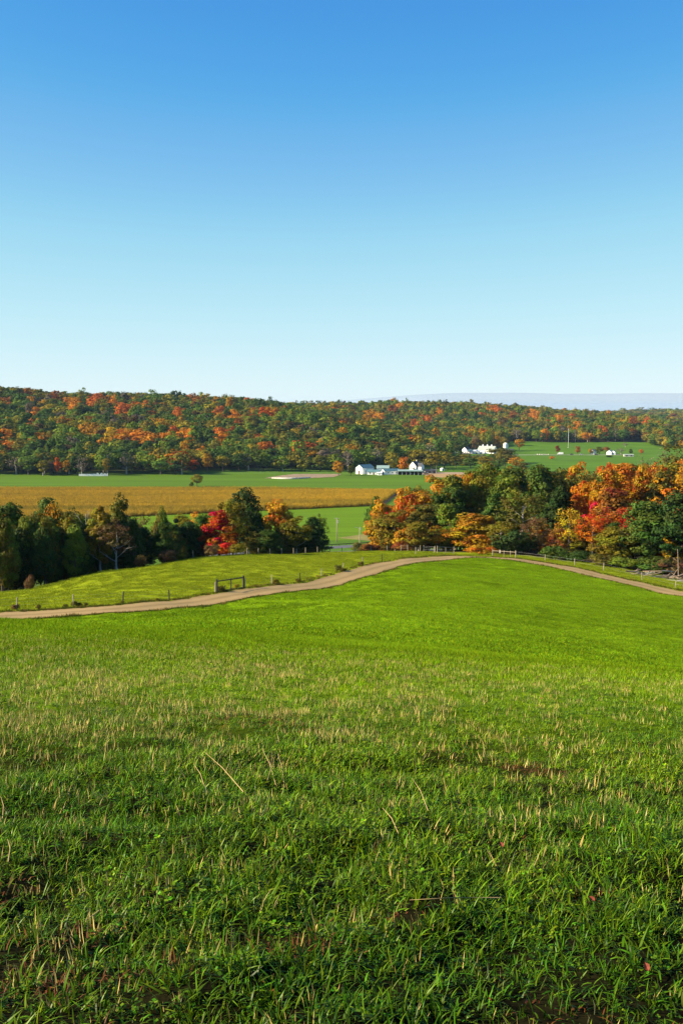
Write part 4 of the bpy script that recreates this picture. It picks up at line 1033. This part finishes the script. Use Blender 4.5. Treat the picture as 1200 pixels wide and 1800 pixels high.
def utility_pole(px, d, h, label, lamp):
    x, y = xy(px, d); z = g1(x, y); t = empty('utility_pole', (x, y, z)); tag(t, label, 'utility pole')
    MB().bar((0, 0, -.6), (0, 0, h), .22, .15, 10).obj('pole', M['pale_wood'] if lamp else M['wood'], t, True)
    if lamp:
        MB().bar((0, 0, h - .6), (-1.2, 0, h - .2), .05, n=6).obj('lamp_arm', M['chrome'], t)
        MB().box(-1.75, -1.15, -.16, .16, h - .3, h - .12).obj('lamp_head', M['chrome'], t)
        MB().bar((.3, 0, h - 1.1), (.3, 0, h - .3), .22, n=10).obj('transformer', M['chrome'], t)
    else:
        MB().box(-1.1, 1.1, -.06, .06, h - .45, h - .3).obj('crossarm', M['wood'], t)
        MB().bar((.42, 0, h - 2.3), (.42, 0, h - 1.1), .28, n=10).obj('transformer', M['chrome'], t)
        for s in (-1, -.4, .4, 1): MB().bar((s, 0, h - .3), (s, 0, h - .14), .05, n=6).obj('insulator', M['white'], t)
    return t
utility_pole(592, 456, 10.4, 'brown wooden utility pole with transformer beyond the valley road', False)
utility_pole(632, 424, 10.0, 'pale wooden utility pole with a lamp in front of the valley road', True)

# guard rail along the valley road
gr_p = [(-28 + k * 3.0, 431.5 + k * 1.42) for k in range(20)]
gr = empty('guard_rail', (gr_p[0][0], gr_p[0][1], VZ)); tag(gr, 'low dark guard rail along the far side of the valley road', 'guard rail')
pm = MB().box(-.08, .08, -.08, .08, -.3, .78).mesh('post', M['dark_wood'])
for x, y in gr_p:
    o = link('post', pm, gr); o.location = (x - gr_p[0][0], y - gr_p[0][1], g1(x, y) - VZ)
e = gr_p[-1]; ax, ay = e[0] - gr_p[0][0], e[1] - gr_p[0][1]; ln = hypot(ax, ay)
rail = MB().box(0, ln, -.04, .04, .46, .60).box(0, ln, -.07, -.04, .52, .54).box(0, ln, -.04, .04, .64, .78).obj('rail', M['dark_wood'], gr)
rail.rotation_euler = (0, 0, atan2(ay, ax)); rail.location = (.1, -.12, 0)

# ------------------------------------------------------------------ buildings
def prism_roof(w, l, h, rh, over=.35, th=.16):
    """two sloping slabs; ridge along local y, eaves at z = h"""
    b = MB(); hw, hl = w / 2 + over, l / 2 + over; ez = h - over * rh / (w / 2)
    for s in (-1, 1):
        vs = [(s * hw, -hl, ez), (0, -hl, h + rh), (0, hl, h + rh), (s * hw, hl, ez)]
        vt = [(x, y, z + th) for x, y, z in vs]
        fs = [(0, 1, 2, 3), (7, 6, 5, 4), (0, 4, 5, 1), (1, 5, 6, 2), (2, 6, 7, 3), (3, 7, 4, 0)]
        b.add(vs + vt, fs if s > 0 else [f[::-1] for f in fs])
    return b
def walls(w, l, h, rh):
    hw, hl = w / 2, l / 2
    return MB().add([(-hw,-hl,-.5),(hw,-hl,-.5),(hw,hl,-.5),(-hw,hl,-.5),(-hw,-hl,h),(hw,-hl,h),(hw,hl,h),(-hw,hl,h),(0,-hl,h+rh),(0,hl,h+rh)],
                    [(0,1,5,8,4),(2,3,7,9,6),(1,2,6,5),(3,0,4,7)])
WIN = {}
def opening(t, face, u, z0, ww, hh, w, l, name='window', m='glass'):
    """a window or door set on a wall: face '-y','+y','-x','+x'"""
    k = (name, ww, hh, m)
    if k not in WIN:
        WIN[k] = (MB().box(-ww/2, ww/2, -.03, .02, 0, hh).mesh(name, M[m]),
                  MB().box(-ww/2 - .12, -ww/2, -.07, .02, -.12, hh + .12).box(ww/2, ww/2 + .12, -.07, .02, -.12, hh + .12).box(-ww/2, ww/2, -.07, .02, hh, hh + .12).box(-ww/2, ww/2, -.09, .02, -.12, 0).mesh('frame', M['white']))
    o = link(name, WIN[k][0], t); f = link('frame', WIN[k][1], o)
    rz = {'-y': 0, '+y': pi, '+x': pi / 2, '-x': -pi / 2}[face]
    o.rotation_euler = (0, 0, rz)
    o.location = {'-y': (u, -l/2 - .002, z0), '+y': (u, l/2 + .002, z0), '+x': (w/2 + .002, u, z0), '-x': (-w/2 - .002, u, z0)}[face]
    return o
def building(name, label, px, d, w, l, h, rh, rz, wall='white', roof='teal', cat='building', openings=(), cupolas=0, chimney=False, row=830, wings=()):
    x, y = px_x(px, d, row), d
    t = empty(name, (x, y, g1(x, y)), rz); tag(t, label, cat)
    walls(w, l, h, rh).obj('wall', M[wall], t)
    r = prism_roof(w, l, h, rh).obj('roof', M[roof], t)
    for op in openings: opening(t, *op[:5], w, l, *op[5:])
    for k in range(cupolas):
        yy = (k + .5) / cupolas * l * .8 - l * .4
        MB().box(-.7, .7, yy - .7, yy + .7, h + rh - .4, h + rh + 1.3).add([(-.9, yy-.9, h+rh+1.3), (.9, yy-.9, h+rh+1.3), (.9, yy+.9, h+rh+1.3), (-.9, yy+.9, h+rh+1.3), (0, yy, h+rh+2.1)], [(0,1,4),(1,2,4),(2,3,4),(3,0,4)]).obj('cupola', M['white'], r)
    if chimney: MB().box(-.4, .4, l * .15 - .4, l * .15 + .4, h + rh * .5, h + rh + 1.3).obj('chimney', M['stone'], r)
    for (ox, oy, w2, l2, h2, rh2, rz2, rf) in wings:
        g = walls(w2, l2, h2, rh2).obj('wing', M[wall], t); g.location = (ox, oy, 0); g.rotation_euler = (0, 0, rz2)
        prism_roof(w2, l2, h2, rh2).obj('wing_roof', M[rf], g)
        for s in (-w2 * .22, w2 * .22):
            opening(g, '-y', s, h2 * .3, .8, 1.3, w2, l2)
    return t
D1 = 922
building('barn', 'tall white barn with gable end to the left, left end of the farm row', 641, D1 + 8, 8.6, 13.5, 5.4, 2.6, radians(-48), cat='barn',
         openings=[('-y', 0, 0, 2.6, 3.0, 'door', 'brown'), ('-y', -2, 4.0, .9, 1.2), ('-y', 2, 4.0, .9, 1.2), ('+x', -3, 2, 1, 1.2), ('+x', 3, 2, 1, 1.2)])
building('shed', 'low white shed with teal roof in front of the tall barn', 657, D1 - 4, 5.2, 11.0, 2.7, 1.5, radians(82), cat='shed', openings=[('-x', -3, 1, 1, 1), ('-x', 0, 0, 1.2, 2, 'door', 'brown'), ('-x', 3, 1, 1, 1)])
building('hut', 'small white box hut at the field edge of the farm row', 667, D1 - 12, 3.2, 4.0, 2.1, .5, radians(80), roof='white', cat='hut', openings=[('-x', 0, .6, .8, .8)])
building('shed', 'white shed with pale green roof behind the low sheds', 673, D1 + 18, 7.0, 10.5, 4.6, 2.0, radians(84), roof='pale_teal', cat='shed', openings=[('-x', -2, 2.2, 1, 1.2), ('-x', 2, 2.2, 1, 1.2)])
building('shed', 'white gabled shed with long teal roof beside the open shed', 686, D1, 6.0, 15.0, 3.0, 1.8, radians(-62), cat='shed', openings=[('-y', 0, 0, 1.6, 2.2, 'door', 'brown'), ('-y', 1.9, 1.2, .8, 1), ('+x', -4, 1.2, 1, 1), ('+x', 0, 1.2, 1, 1), ('+x', 4, 1.2, 1, 1)])
# open machine shed
x, y = px_x(720.5, D1 - 6, 828), D1 - 6; t = empty('open_shed', (x, y, g1(x, y)), radians(-3)); tag(t, 'long open white shed with dark bays full of machinery', 'shed')
SL, SD = 20.4, 7.0
MB().box(-SL/2, SL/2, SD/2 - .15, SD/2, -.3, 3.2).obj('back_wall', M['brown'], t)
for s in (-1, 1): MB().add([(s*SL/2 - .1, -SD/2, -.3), (s*SL/2 + .1, -SD/2, -.3), (s*SL/2 + .1, SD/2 - .16, -.3), (s*SL/2 - .1, SD/2 - .16, -.3), (s*SL/2 - .1, -SD/2, 3.5), (s*SL/2 + .1, -SD/2, 3.5), (s*SL/2 + .1, SD/2 - .16, 3.1), (s*SL/2 - .1, SD/2 - .16, 3.1)], [(3,2,1,0),(4,5,6,7),(0,1,5,4),(1,2,6,5),(2,3,7,6),(3,0,4,7)]).obj('end_wall', M['white'], t)
MB().add([(-SL/2 - .5, -SD/2 - .8, 3.45), (SL/2 + .5, -SD/2 - .8, 3.45), (SL/2 + .5, 0, 4.5), (-SL/2 - .5, 0, 4.5), (SL/2 + .5, SD/2 + .4, 3.25), (-SL/2 - .5, SD/2 + .4, 3.25)] , [(0, 1, 2, 3), (3, 2, 4, 5), (0, 5, 4, 1), (0, 3, 5), (1, 4, 2)]).obj('roof', M['pale_teal'], t)
MB().box(-SL/2 + .12, SL/2 - .12, -SD/2 - .05, -SD/2 + .1, 2.95, 3.42).obj('lintel', M['white'], t)
for k in range(1, 6): MB().box(-SL/2 + k*SL/6 - .12, -SL/2 + k*SL/6 + .12, -SD/2 - .02, -SD/2 + .2, -.3, 2.94).obj('post', M['white'], t)
def machine(x, y, rz, label, col, s=1, name='farm_machine', cat='tractor'):
    t = empty(name, (x, y, g1(x, y)), rz); t.scale = (s, s, s); tag(t, label, cat)
    MB().box(-.5, 1.5, -.4, .4, .7, 1.35).box(1.5, 1.62, -.35, .35, .75, 1.25).obj('hood', M[col], t)
    MB().box(-1.3, -.45, -.6, .6, .8, 1.3).obj('seat_deck', M['dark'], t)
    MB().box(-1.25, -1.17, -.55, .55, 1.3, 2.3).box(-.55, -.47, -.55, .55, 1.3, 2.3).box(-1.35, -.4, -.65, .65, 2.3, 2.42).obj('cab_frame', M[col], t)
    for xx, r_, yy in ((-.9, .75, .75), (-.9, .75, -.75), (1.15, .42, .6), (1.15, .42, -.6)): MB().bar((xx, yy - .16, r_), (xx, yy + .16, r_), r_, n=14).obj('wheel', M['tyre'], t)
for k, (dx, col, lb) in enumerate([(-6.6, 'dark', 'dark tractor parked in the leftmost bays of the open shed'), (-3, 'red', 'red tractor parked inside the open shed'), (.3, 'chrome', 'grey tractor parked in the middle of the open shed'), (3.6, 'dark', 'dark tractor parked right of the middle of the open shed'), (7, 'yellowpaint', 'yellow tractor parked in the right bay of the open shed')]):
    machine(x + dx, y + .2, radians(-80 + k * 9), lb, col)
building('house', 'white two storey house with steep dark roofs behind the open shed', 730, D1 + 36, 7.0, 9.0, 6.0, 3.4, radians(-40), roof='slate', cat='house', chimney=True,
         openings=[('-y', -1.7, 1, .9, 1.6), ('-y', 1.7, 1, .9, 1.6), ('-y', -1.7, 3.8, .9, 1.5), ('-y', 1.7, 3.8, .9, 1.5), ('-y', 0, 6.6, .8, 1.1), ('+x', -2.6, 1, .9, 1.6), ('+x', 2.6, 1, .9, 1.6), ('+x', -2.6, 3.8, .9, 1.5), ('+x', 2.6, 3.8, .9, 1.5)],
         wings=[(5.0, -.5, 4.6, 6, 5.4, 2.6, radians(90), 'slate'), (1.2, -6, 5, 4, 2.8, .8, 0, 'slate')])
building('cattle_shed', 'low dark open fronted cattle shed right of the white house', 755, D1 + 18, 5.0, 12.0, 2.4, .9, radians(86), wall='brown', roof='slate', cat='shed', openings=[('-x', -3.8, 0, 2.6, 2.0, 'bay', 'dark'), ('-x', 0, 0, 2.6, 2.0, 'bay', 'dark'), ('-x', 3.8, 0, 2.6, 2.0, 'bay', 'dark')])
building('hut', 'tiny white hut at the right end of the lower farm', 777, D1 + 52, 2.6, 3.0, 1.7, .8, radians(20), roof='white', cat='hut', openings=[('-y', 0, .1, .8, 1.4, 'door', 'brown')])
x, y = px_x(765.5, D1 + 5), D1 + 5; t = empty('yard_pole', (x, y, g1(x, y))); tag(t, 'thin pale pole standing in the lower farm yard', 'pole')
MB().bar((0, 0, -.3), (0, 0, 7.4), .13, .09, 8).obj('pole', M['pale_wood'], t); MB().bar((0, 0, 7.1), (.9, 0, 7.35), .05).obj('lamp_arm', M['chrome'], t); MB().box(.7, 1.2, -.12, .12, 7.25, 7.4).obj('lamp_head', M['chrome'], t)
for k, (px, dd, cl, lb) in enumerate([(748, 6, 'chrome', 'grey implement standing left in the lower farm yard'), (760, 10, 'dark', 'dark tractor standing right of the pole in the farm yard')]):
    machine(px_x(px, D1 + dd), D1 + dd, radians(20 + 100 * k), lb, cl, 1.1)

# upper farm
D2 = 1345
building('house', 'white house with several gables at the left of the upper farm', 795, D2 + 20, 7, 13, 4.2, 2.6, radians(78), roof='slate', cat='house', row=784,
         openings=[('-x', -4, 1, 1, 1.5), ('-x', 0, 1, 1, 1.5), ('-x', 4, 1, 1, 1.5)], wings=[(-4, -4, 5, 5, 4, 2.4, radians(-90), 'slate'), (-4, 4, 5, 5, 3.4, 2.2, radians(-90), 'slate')])
building('farmhouse', 'white gabled farmhouse with dark roof left of the upper white barn', 819, D2 + 2, 6.4, 9, 5.2, 2.8, radians(-38), roof='slate', cat='house', row=784, openings=[('-y', -1.5, 1, .9, 1.4), ('-y', 1.5, 1, .9, 1.4), ('-y', 0, 4, .9, 1.3), ('+x', 0, 1, .9, 1.4)], wings=[(4.8, 0, 4.4, 5, 3.4, 1.8, radians(90), 'slate')])
building('shed', 'low white shed between farmhouse and upper white barn', 829, D2 - 6, 5.2, 10, 3.0, 1.6, radians(70), roof='teal', cat='shed', row=788, openings=[('-x', -2, 1, 1, 1), ('-x', 2, 1, 1, 1)])
building('shed', 'small bright white shed touching the upper white barn', 837.5, D2 - 12, 5.4, 7.6, 3.4, 1.4, radians(75), roof='white', cat='shed', row=790, openings=[('-x', 0, 0, 2, 2.2, 'door', 'brown')])
building('barn', 'big white barn with three roof vents at the upper farm', 856, D2 - 4, 13, 21, 4.6, 4.6, radians(62), roof='pale_roof', cat='barn', row=788, cupolas=3, openings=[('-y', 0, 0, 3, 3.2, 'door', 'brown'), ('-y', 0, 5.2, 1.2, 1.4), ('-x', -5, 1.4, 1.2, 1.2), ('-x', 0, 1.4, 1.2, 1.2), ('-x', 5, 1.4, 1.2, 1.2)])
building('shed', 'dark brown shed right of the white silo', 897, D2 + 10, 6, 7, 3.6, 1.6, radians(80), wall='brown', roof='slate', cat='shed', row=785, openings=[('-x', 0, 0, 2.4, 2.4, 'bay', 'dark')])
x, y = px_x(888, D2, 785), D2; t = empty('silo', (x, y, g1(x, y))); tag(t, 'tall white silo with domed top beside the upper barn', 'silo')
MB().bar((0, 0, -.5), (0, 0, 11.2), 2.8, n=28, cap=False).obj('shaft', M['concrete'], t, True)
hoop = MB().bar((0, 0, 0), (0, 0, .09), 2.84, n=28).mesh('hoop', M['chrome'])
for k in range(8): link('hoop', hoop, t).location = (0, 0, 1.2 + k * 1.35)
b = MB(); b.tube([(0, 0, 11.2 + 2.1 * sin(a)) for a in np.linspace(0, 1.45, 7)], [2.84 * cos(a) for a in np.linspace(0, 1.45, 7)], 28); b.obj('dome', M['concrete'], t, True)
MB().box(2.75, 3.3, -.35, .35, 0, 11).obj('chute', M['concrete'], t)

# pasture lane: houses, cars, mast
building('house', 'white house with two gables on the pasture lane', 1071, 1308, 6, 8, 3.4, 2.2, radians(-30), roof='pale_roof', cat='house', row=792, openings=[('-y', -1.4, 1, .9, 1.3), ('-y', 1.4, 1, .9, 1.3)], wings=[(4.4, 1, 5, 5, 3.2, 2, radians(0), 'pale_roof')])
building('house', 'small white gable seen between the yellow and olive trees of the lane', 1042, 1316, 5, 7, 4.0, 2.2, radians(-35), roof='pale_roof', cat='house', row=792, openings=[('-y', 0, 1, 1, 1.3)])
building('shed', 'low grey shed at the right end of the pasture lane', 1104, 1255, 5, 11, 2.3, .6, radians(86), wall='stone', roof='pale_roof', cat='shed', row=797, openings=[('-x', -2.5, .4, 2, 1.5, 'door', 'brown'), ('-x', 2.5, .4, 2, 1.5, 'door', 'brown')])
x, y = px_x(998, 1480, 785), 1480; t = empty('mast', (x, y, g1(x, y))); tag(t, 'tall slim pale mast standing on the upper pasture', 'mast')
MB().bar((0, 0, -.5), (0, 0, 25.5), .30, .12, 10).obj('shaft', M['concrete'], t, True); MB().bar((0, 0, 25.4), (0, 0, 26.1), .34, .2, 8).obj('cap', M['white'], t); MB().bar((0, 0, -.4), (0, 0, .5), 1.1, n=10).obj('footing', M['stone'], t)
def car(x, y, rz, label, body, truck=False, name='car'):
    t = empty(name, (x, y, g1(x, y) + .22), rz); tag(t, label, 'truck' if truck else 'car')
    if truck:
        MB().box(-3.4, 1.2, -1.15, 1.15, .9, 3.1).obj('cargo_box', M[body], t)
        c = MB().add([(1.3, -1.05, .6), (3.2, -1.05, .6), (3.2, 1.05, .6), (1.3, 1.05, .6), (1.3, -1, 2.5), (2.5, -1, 2.5), (2.5, 1, 2.5), (1.3, 1, 2.5), (3.2, -1.05, 1.5), (3.2, 1.05, 1.5)], [(3,2,1,0),(4,5,6,7),(0,1,8,5,4),(2,3,7,6,9),(1,2,9,8),(8,9,6,5),(3,0,4,7)]).obj('cab', M[body], t)
        MB().add([(3.17, -.9, 1.58), (3.17, .9, 1.58), (2.58, .9, 2.42), (2.58, -.9, 2.42)], [(0, 1, 2, 3)]).obj('windscreen', M['glass'], c)
        wl_, r_ = ((-2.2, 1), (-2.2, -1), (2.3, 1), (2.3, -1)), .48
    else:
        MB().box(-2.1, 2.1, -.85, .85, .32, .92).add([(-1.5, -.78, .92), (1.1, -.78, .92), (1.1, .78, .92), (-1.5, .78, .92), (-1.1, -.68, 1.48), (.5, -.68, 1.48), (.5, .68, 1.48), (-1.1, .68, 1.48)], [(4,5,6,7),(0,1,5,4),(1,2,6,5),(2,3,7,6),(3,0,4,7)]).obj('body', M[body], t)
        MB().add([(1.12, -.7, .98), (1.12, .7, .98), (.56, .62, 1.44), (.56, -.62, 1.44)], [(0, 1, 2, 3)]).obj('windscreen', M['glass'], t)
        for s in (-1, 1): MB().add([(-1.3, s*.80, .96), (.9, s*.80, .96), (.42, s*.71, 1.42), (-1.02, s*.71, 1.42)], [(0, 1, 2, 3)]).obj('side_window', M['glass'], t)
        wl_, r_ = ((-1.3, .85), (-1.3, -.85), (1.35, .85), (1.35, -.85)), .34
    for wx, wy in wl_: MB().bar((wx, wy - .12, r_), (wx, wy + .12, r_), r_, n=14).obj('wheel', M['tyre'], t)
car(px_x(984, 1297, 794), 1297, radians(175), 'white box truck parked on the pasture lane', 'white', True, 'truck')
car(px_x(1004, 1298, 794), 1298, radians(8), 'dark car right of the white box truck on the lane', 'dark')
car(px_x(1021, 1299, 794), 1299, radians(-4), 'silver car beside the orange brown tree on the lane', 'chrome')
car(px_x(1047, 1296, 794), 1296, radians(3), 'black car below the dull olive tree on the lane', 'dark')
# pale stones along the lane
rk = random.Random(5)
for k in range(7):
    b = MB(); b.tube([(0, 0, -.2), (0, 0, .5), (.1, 0, .9), (.1, .1, 1.1)], [.9, 1.0, .7, .25], 8); o = b.obj('boulder', M['stone'])
    px = 944 + k * 3.1 + rk.uniform(-.6, .6); x = px_x(px, 1306, 793); o.location = (x, 1306 + rk.uniform(-1, 1), g1(x, 1306)); o.rotation_euler = (0, 0, rk.uniform(0, 6)); o.scale = (rk.uniform(.6, 1.2), .8, rk.uniform(.6, 1.1))
    tag(o, 'pale boulder in the row beside the pasture lane left of the truck', 'boulder', 'boulders beside the pasture lane')
# white boards at the wood edge, far left
x0, x1, y = px_x(139, 897, 832), px_x(190, 897, 832), 897
t = empty('board_fence', (x0, y, g1(x0, y))); tag(t, 'low white board fence at the foot of the far left wood', 'fence')
ln = x1 - x0; nb = 26
for k in range(nb):
    f = k / nb; h = 1.9 if f < .5 else rk.choice([1.5, 2.0, 2.4, 2.8, 1.2])
    if .5 < f < .56 and k % 2: continue
    b = MB().box(k * ln / nb + .03, (k + 1) * ln / nb - .03, -.04 + .02 * (k % 2), .02 + .02 * (k % 2), .1, h); b.obj('board', M['white'], t)
for z in (.6, 1.05): MB().box(0, ln, .05, .12, z, z + .14).obj('rail', M['white'], t)
# pale gravel bank at the dirt lot
bk = spline([(px_x(478, 868, 836), 868), (px_x(500, 860, 837), 861), (px_x(522, 862, 837), 862), (px_x(545, 874, 836), 874)], 8)
b = MB(); b.tube([(p[0], p[1], VZ + .25) for p in bk], [.6 + .5 * sin(pi * i / (len(bk) - 1)) for i in range(len(bk))], 8); o = b.obj('gravel_bank', M['stone'], None, True); tag(o, kind='structure')

# ------------------------------------------------------------------ log pile at the right wood edge
for k in range(30):
    px = rk.uniform(1108, 1196); f = (px - 1108) / 90
    d = np.interp(px, [1100, 1200], [187, 179]) + rk.uniform(-1.6, 2.2); x = px_x(px, d, 1010); L_ = rk.uniform(1.2, 4.2); a = rk.uniform(-.45, .35) + (pi if rk.random() < .3 else 0); r_ = rk.uniform(.05, .16)
    z = g1(x, d) + r_ + rk.uniform(0, .9) * rk.random() * (1.3 if px > 1140 else .5)
    b = MB(); b.tube([(-L_/2, 0, 0), (-L_*.15, rk.uniform(-.1, .1), rk.uniform(-.08, .08)), (L_/2, 0, rk.uniform(-.1, .25))], [r_, r_ * .9, r_ * .6], 7)
    if rk.random() < .6: b.tube([(L_*.1, 0, 0), (L_*.32, rk.uniform(-.4, .4), .45)], [r_ * .5, r_ * .25], 5)
    o = b.obj('log', M['log'] if rk.random() < .6 else M['pale_bark'], None, True); o.location = (x, d, z); o.rotation_euler = (rk.uniform(-.1, .1), rk.uniform(-.25, .25), a)
    tag(o, 'cut branch lying in the heap of logs at the right wood edge', 'log', 'felled branches at the right wood edge')
for px, d, h, ax_, lb in ((1178, 184, 2.6, .7, 'broken grey dead trunk leaning up over the log pile'), (1196, 181, 1.8, -.9, 'leaning dead branch at the right end of the log pile'), (1192, 186, 5.0, -.05, 'upright thin dead stem at the right picture edge behind the logs')):
    x = px_x(px, d, 1000); b = MB(); b.tube([(0, 0, -.3), (sin(ax_) * h * .5, 0, cos(ax_) * h * .5), (sin(ax_) * h, .2, cos(ax_) * h)], [.09, .07, .03], 7); b.tube([(sin(ax_) * h * .55, 0, cos(ax_) * h * .55), (sin(ax_) * h * .55 - .9, .1, cos(ax_) * h * .55 + .7)], [.035, .015], 5)
    o = b.obj('dead_trunk', M['log'], None, True); o.location = (x, d, g1(x, d)); tag(o, lb, 'dead trunk')

# ------------------------------------------------------------------ weeds along the track edge, stalks and leaves in the grass
wx, wy = [], []
t_ = np.gradient(track, axis=0); t_ /= np.linalg.norm(t_, axis=1)[:, None]; nn = np.stack([-t_[:, 1], t_[:, 0]], 1)
for k in range(len(track)):
    for _ in range(6):
        if rng.random() < .75: p = track[k] + nn[k] * rng.uniform(2.5, 3.6) + t_[k] * rng.uniform(-1.2, 1.2); wx.append(p[0]); wy.append(p[1])
        if rng.random() < .3: p = track[k] - nn[k] * rng.uniform(2.4, 2.9) + t_[k] * rng.uniform(-1.2, 1.2); wx.append(p[0]); wy.append(p[1])
wx, wy = np.array(wx), np.array(wy); kp = (wy < 212) & (wx / wy > -.37) & (wx / wy < .37); wx, wy = wx[kp], wy[kp]; n_ = len(wx)
weed = [blades('weed', 520 + i, 26, .28, .12, .42, .03, .8, 3, M['hill_grass']) for i in range(5)]
tw = fbm(wx / 3, wy / 3, 131)[:, None]
tint = np.where(rng.random((n_, 1)) < .3, np.array((.20, .12, .03)), np.array((.085, .11, .015))) * (.6 + .8 * tw)
ss = rng.uniform(.4, 1.0, n_) * (.5 + tw[:, 0])
o = scatter('track_side_weeds', np.stack([wx, wy, ground(wx, wy)], 1), np.stack([0 * wx, 0 * wx, rng.uniform(0, 6, n_)], 1), np.stack([ss] * 3, 1), rng.integers(0, 5, n_), tint, weed)
tag(o, 'uneven weeds and dry grass along the track edges', 'weeds', kind='stuff')
# taller brown weed clumps at the posts
SG = 'weed clumps at the fence posts along the track'
for px, dd, s in ((26, 4.2, .9), (66, 4.1, .7), (114, 4.0, .6), (130, 4.2, .9), (138, 4.0, .7), (150, 4.2, .6), (214, 4.1, .5), (275, 4.2, .5), (387, 4.8, 1.2), (416, 5.4, .9), (485, 5.6, 1.1), (524, 6.6, .9), (601, 7.6, .9), (606, 7.6, .6), (594, 9.5, 1.5), (634, 9, 1.1)):
    x, y = xy(px, tdist(px) + dd)
    tree(x, y, .75 * s, 1.0 * s, random.choice(['brown', 'yolive', 'olive', 'olive']), 'bush', name='weed_clump', label='brownish weed clump beside a fence post along the track', cat='weed', group=SG, sink=.03)
# long dry stalks
def stalk(pxa, rowa, pxb, rowb, label):
    def hit(px, row, up):
        lo = 1.5
        a, f, z = ray(px, row)
        for d in np.arange(1.5, 30, .02):
            x, y, zz = a / f * d, d, EYE + z / f * d
            if zz < g1(x, y) + up: return Vector((x, y, zz))
        return Vector((a / f * 5, 5, -1))
    a, c = hit(pxa, rowa, .05), hit(pxb, rowb, .10)
    b = MB(); mid = a.lerp(c, .55) + Vector((.012, 0, .006)); b.tube([a, mid, c], [.0026, .0022, .001], 5); o = b.obj('dry_stalk', M['stalk'], None, True); tag(o, label, 'stalk')
M['stalk'] = plain('dry_stalk', (.42, .29, .12), .7)
for i, (a, b_, c, d, lb) in enumerate([(428, 1392, 360, 1322, 'long tan stalk lying slanted in the middle of the grass'), (500, 1385, 488, 1325, 'upright dry stalk right of the slanted stalk'), (485, 1380, 460, 1315, 'pale dry stalk beside the upright dry stalk'), (470, 1372, 478, 1330, 'short dry stalk among the pale stalks'),
    (360, 1385, 342, 1345, 'short tan stalk left of the slanted stalk'), (752, 1425, 724, 1368, 'dry stalk in the right middle of the grass'), (700, 1465, 672, 1420, 'dry bent stalk in the centre right grass'), (5, 1440, 2, 1400, 'dry stalk at the left picture edge'), (15, 1515, 14, 1475, 'reddish dry stalk at the left edge lower down'),
    (175, 1600, 150, 1618, 'pale stick lying in the lower left grass'), (880, 1578, 720, 1582, 'thin brown stick lying across the lower right grass'), (905, 1460, 900, 1430, 'small dry stalk right of the centre')]):
    stalk(a, b_, c, d, lb)
M['dead_leaf'] = plain('dead_leaf', (.17, .032, .012), .7, 20, .3)
lv = MB(); lv.add([(0, -.045, 0), (.03, -.02, .008), (.035, .02, .012), (0, .055, .004), (-.035, .02, .014), (-.03, -.02, .006), (0, 0, -.004)], [(6, 0, 1), (6, 1, 2), (6, 2, 3), (6, 3, 4), (6, 4, 5), (6, 5, 0)]); lvm = lv.mesh('fallen_leaf', M['dead_leaf'])
for px, row, lb in ((806, 1412, 'red fallen leaf in the middle of the grass'), (881, 1485, 'bright red fallen leaf right of the middle'), (1145, 1377, 'red fallen leaf near the right edge of the grass'), (1080, 1350, 'pale curled fallen leaf right in the upper grass'), (1040, 1580, 'dark red fallen leaf in the lower right grass'), (713, 1606, 'brown red fallen leaf low in the centre grass'), (1136, 1700, 'dark red fallen leaf near the lower right corner'), (523, 1631, 'small orange fallen leaf in the lower middle'), (950, 1228, 'red brown fallen leaf far up in the grass'), (863, 1758, 'small red fallen leaf at the bottom of the grass')):
    a, f, z = ray(px, row)
    for d in np.arange(1.5, 30, .02):
        if EYE + z / f * d < g1(a / f * d, d) + .06: break
    o = link('fallen_leaf', lvm); o.location = (a / f * d, d, EYE + z / f * d); o.rotation_euler = (rk.uniform(.2, .8), rk.uniform(-.4, .4), rk.uniform(0, 6)); s = .34 if d < 8 else .5; o.scale = (s, s, s); tag(o, lb, 'leaf', 'fallen leaves in the foreground grass')

# ------------------------------------------------------------------ low cloud bank far away, and the air

# a pale stratus bank lying on the horizon, right of the middle
b = MB(); ns, nc = 80, 14
xs = np.linspace(-900, 26000, ns)
for i, x in enumerate(xs):
    tt = (x + 900) / 26900; top = 40 + 400 * min(1, (tt * 6) ** .6) + 50 * float(noise(np.array([x / 2600.0]), np.array([.5]), 201)[0]) + 18 * float(noise(np.array([x / 700.0]), np.array([.5]), 203)[0])
    for j in range(nc):
        a = pi * j / (nc - 1); b.v.append((x, 36000 - 2600 * cos(a) * min(1, tt * 8 + .05), -150 + (top + 150) * max(0., sin(a)) ** .35))
for i in range(ns - 1):
    for j in range(nc - 1): k = i * nc + j; b.f.append((k, k + nc, k + nc + 1, k + 1))
m, n, l = mat('stratus'); out = n.new('ShaderNodeOutputMaterial'); df = n.new('ShaderNodeBsdfDiffuse'); df.inputs[0].default_value = (.36, .44, .62, 1); tr_ = n.new('ShaderNodeBsdfTransparent'); mx = n.new('ShaderNodeMixShader')
mx.inputs[0].default_value = .24
l.new(tr_.outputs[0], mx.inputs[1]); l.new(df.outputs[0], mx.inputs[2]); l.new(mx.outputs[0], out.inputs['Surface'])
o = b.obj('cloud_bank', m, None, True); tag(o, 'long pale lavender cloud bank lying on the horizon at the right', 'cloud')
m, n, l = mat('haze'); out = n.new('ShaderNodeOutputMaterial'); pv = n.new('ShaderNodeVolumePrincipled'); pv.inputs['Color'].default_value = (.45, .68, 1, 1); pv.inputs['Density'].default_value = HAZE
l.new(pv.outputs[0], out.inputs['Volume'])
hb = MB().box(-19000, 19000, -19000, 19000, -62, 60).obj('haze', m); tag(hb, 'thin bluish air over the valley', 'haze', kind='stuff')
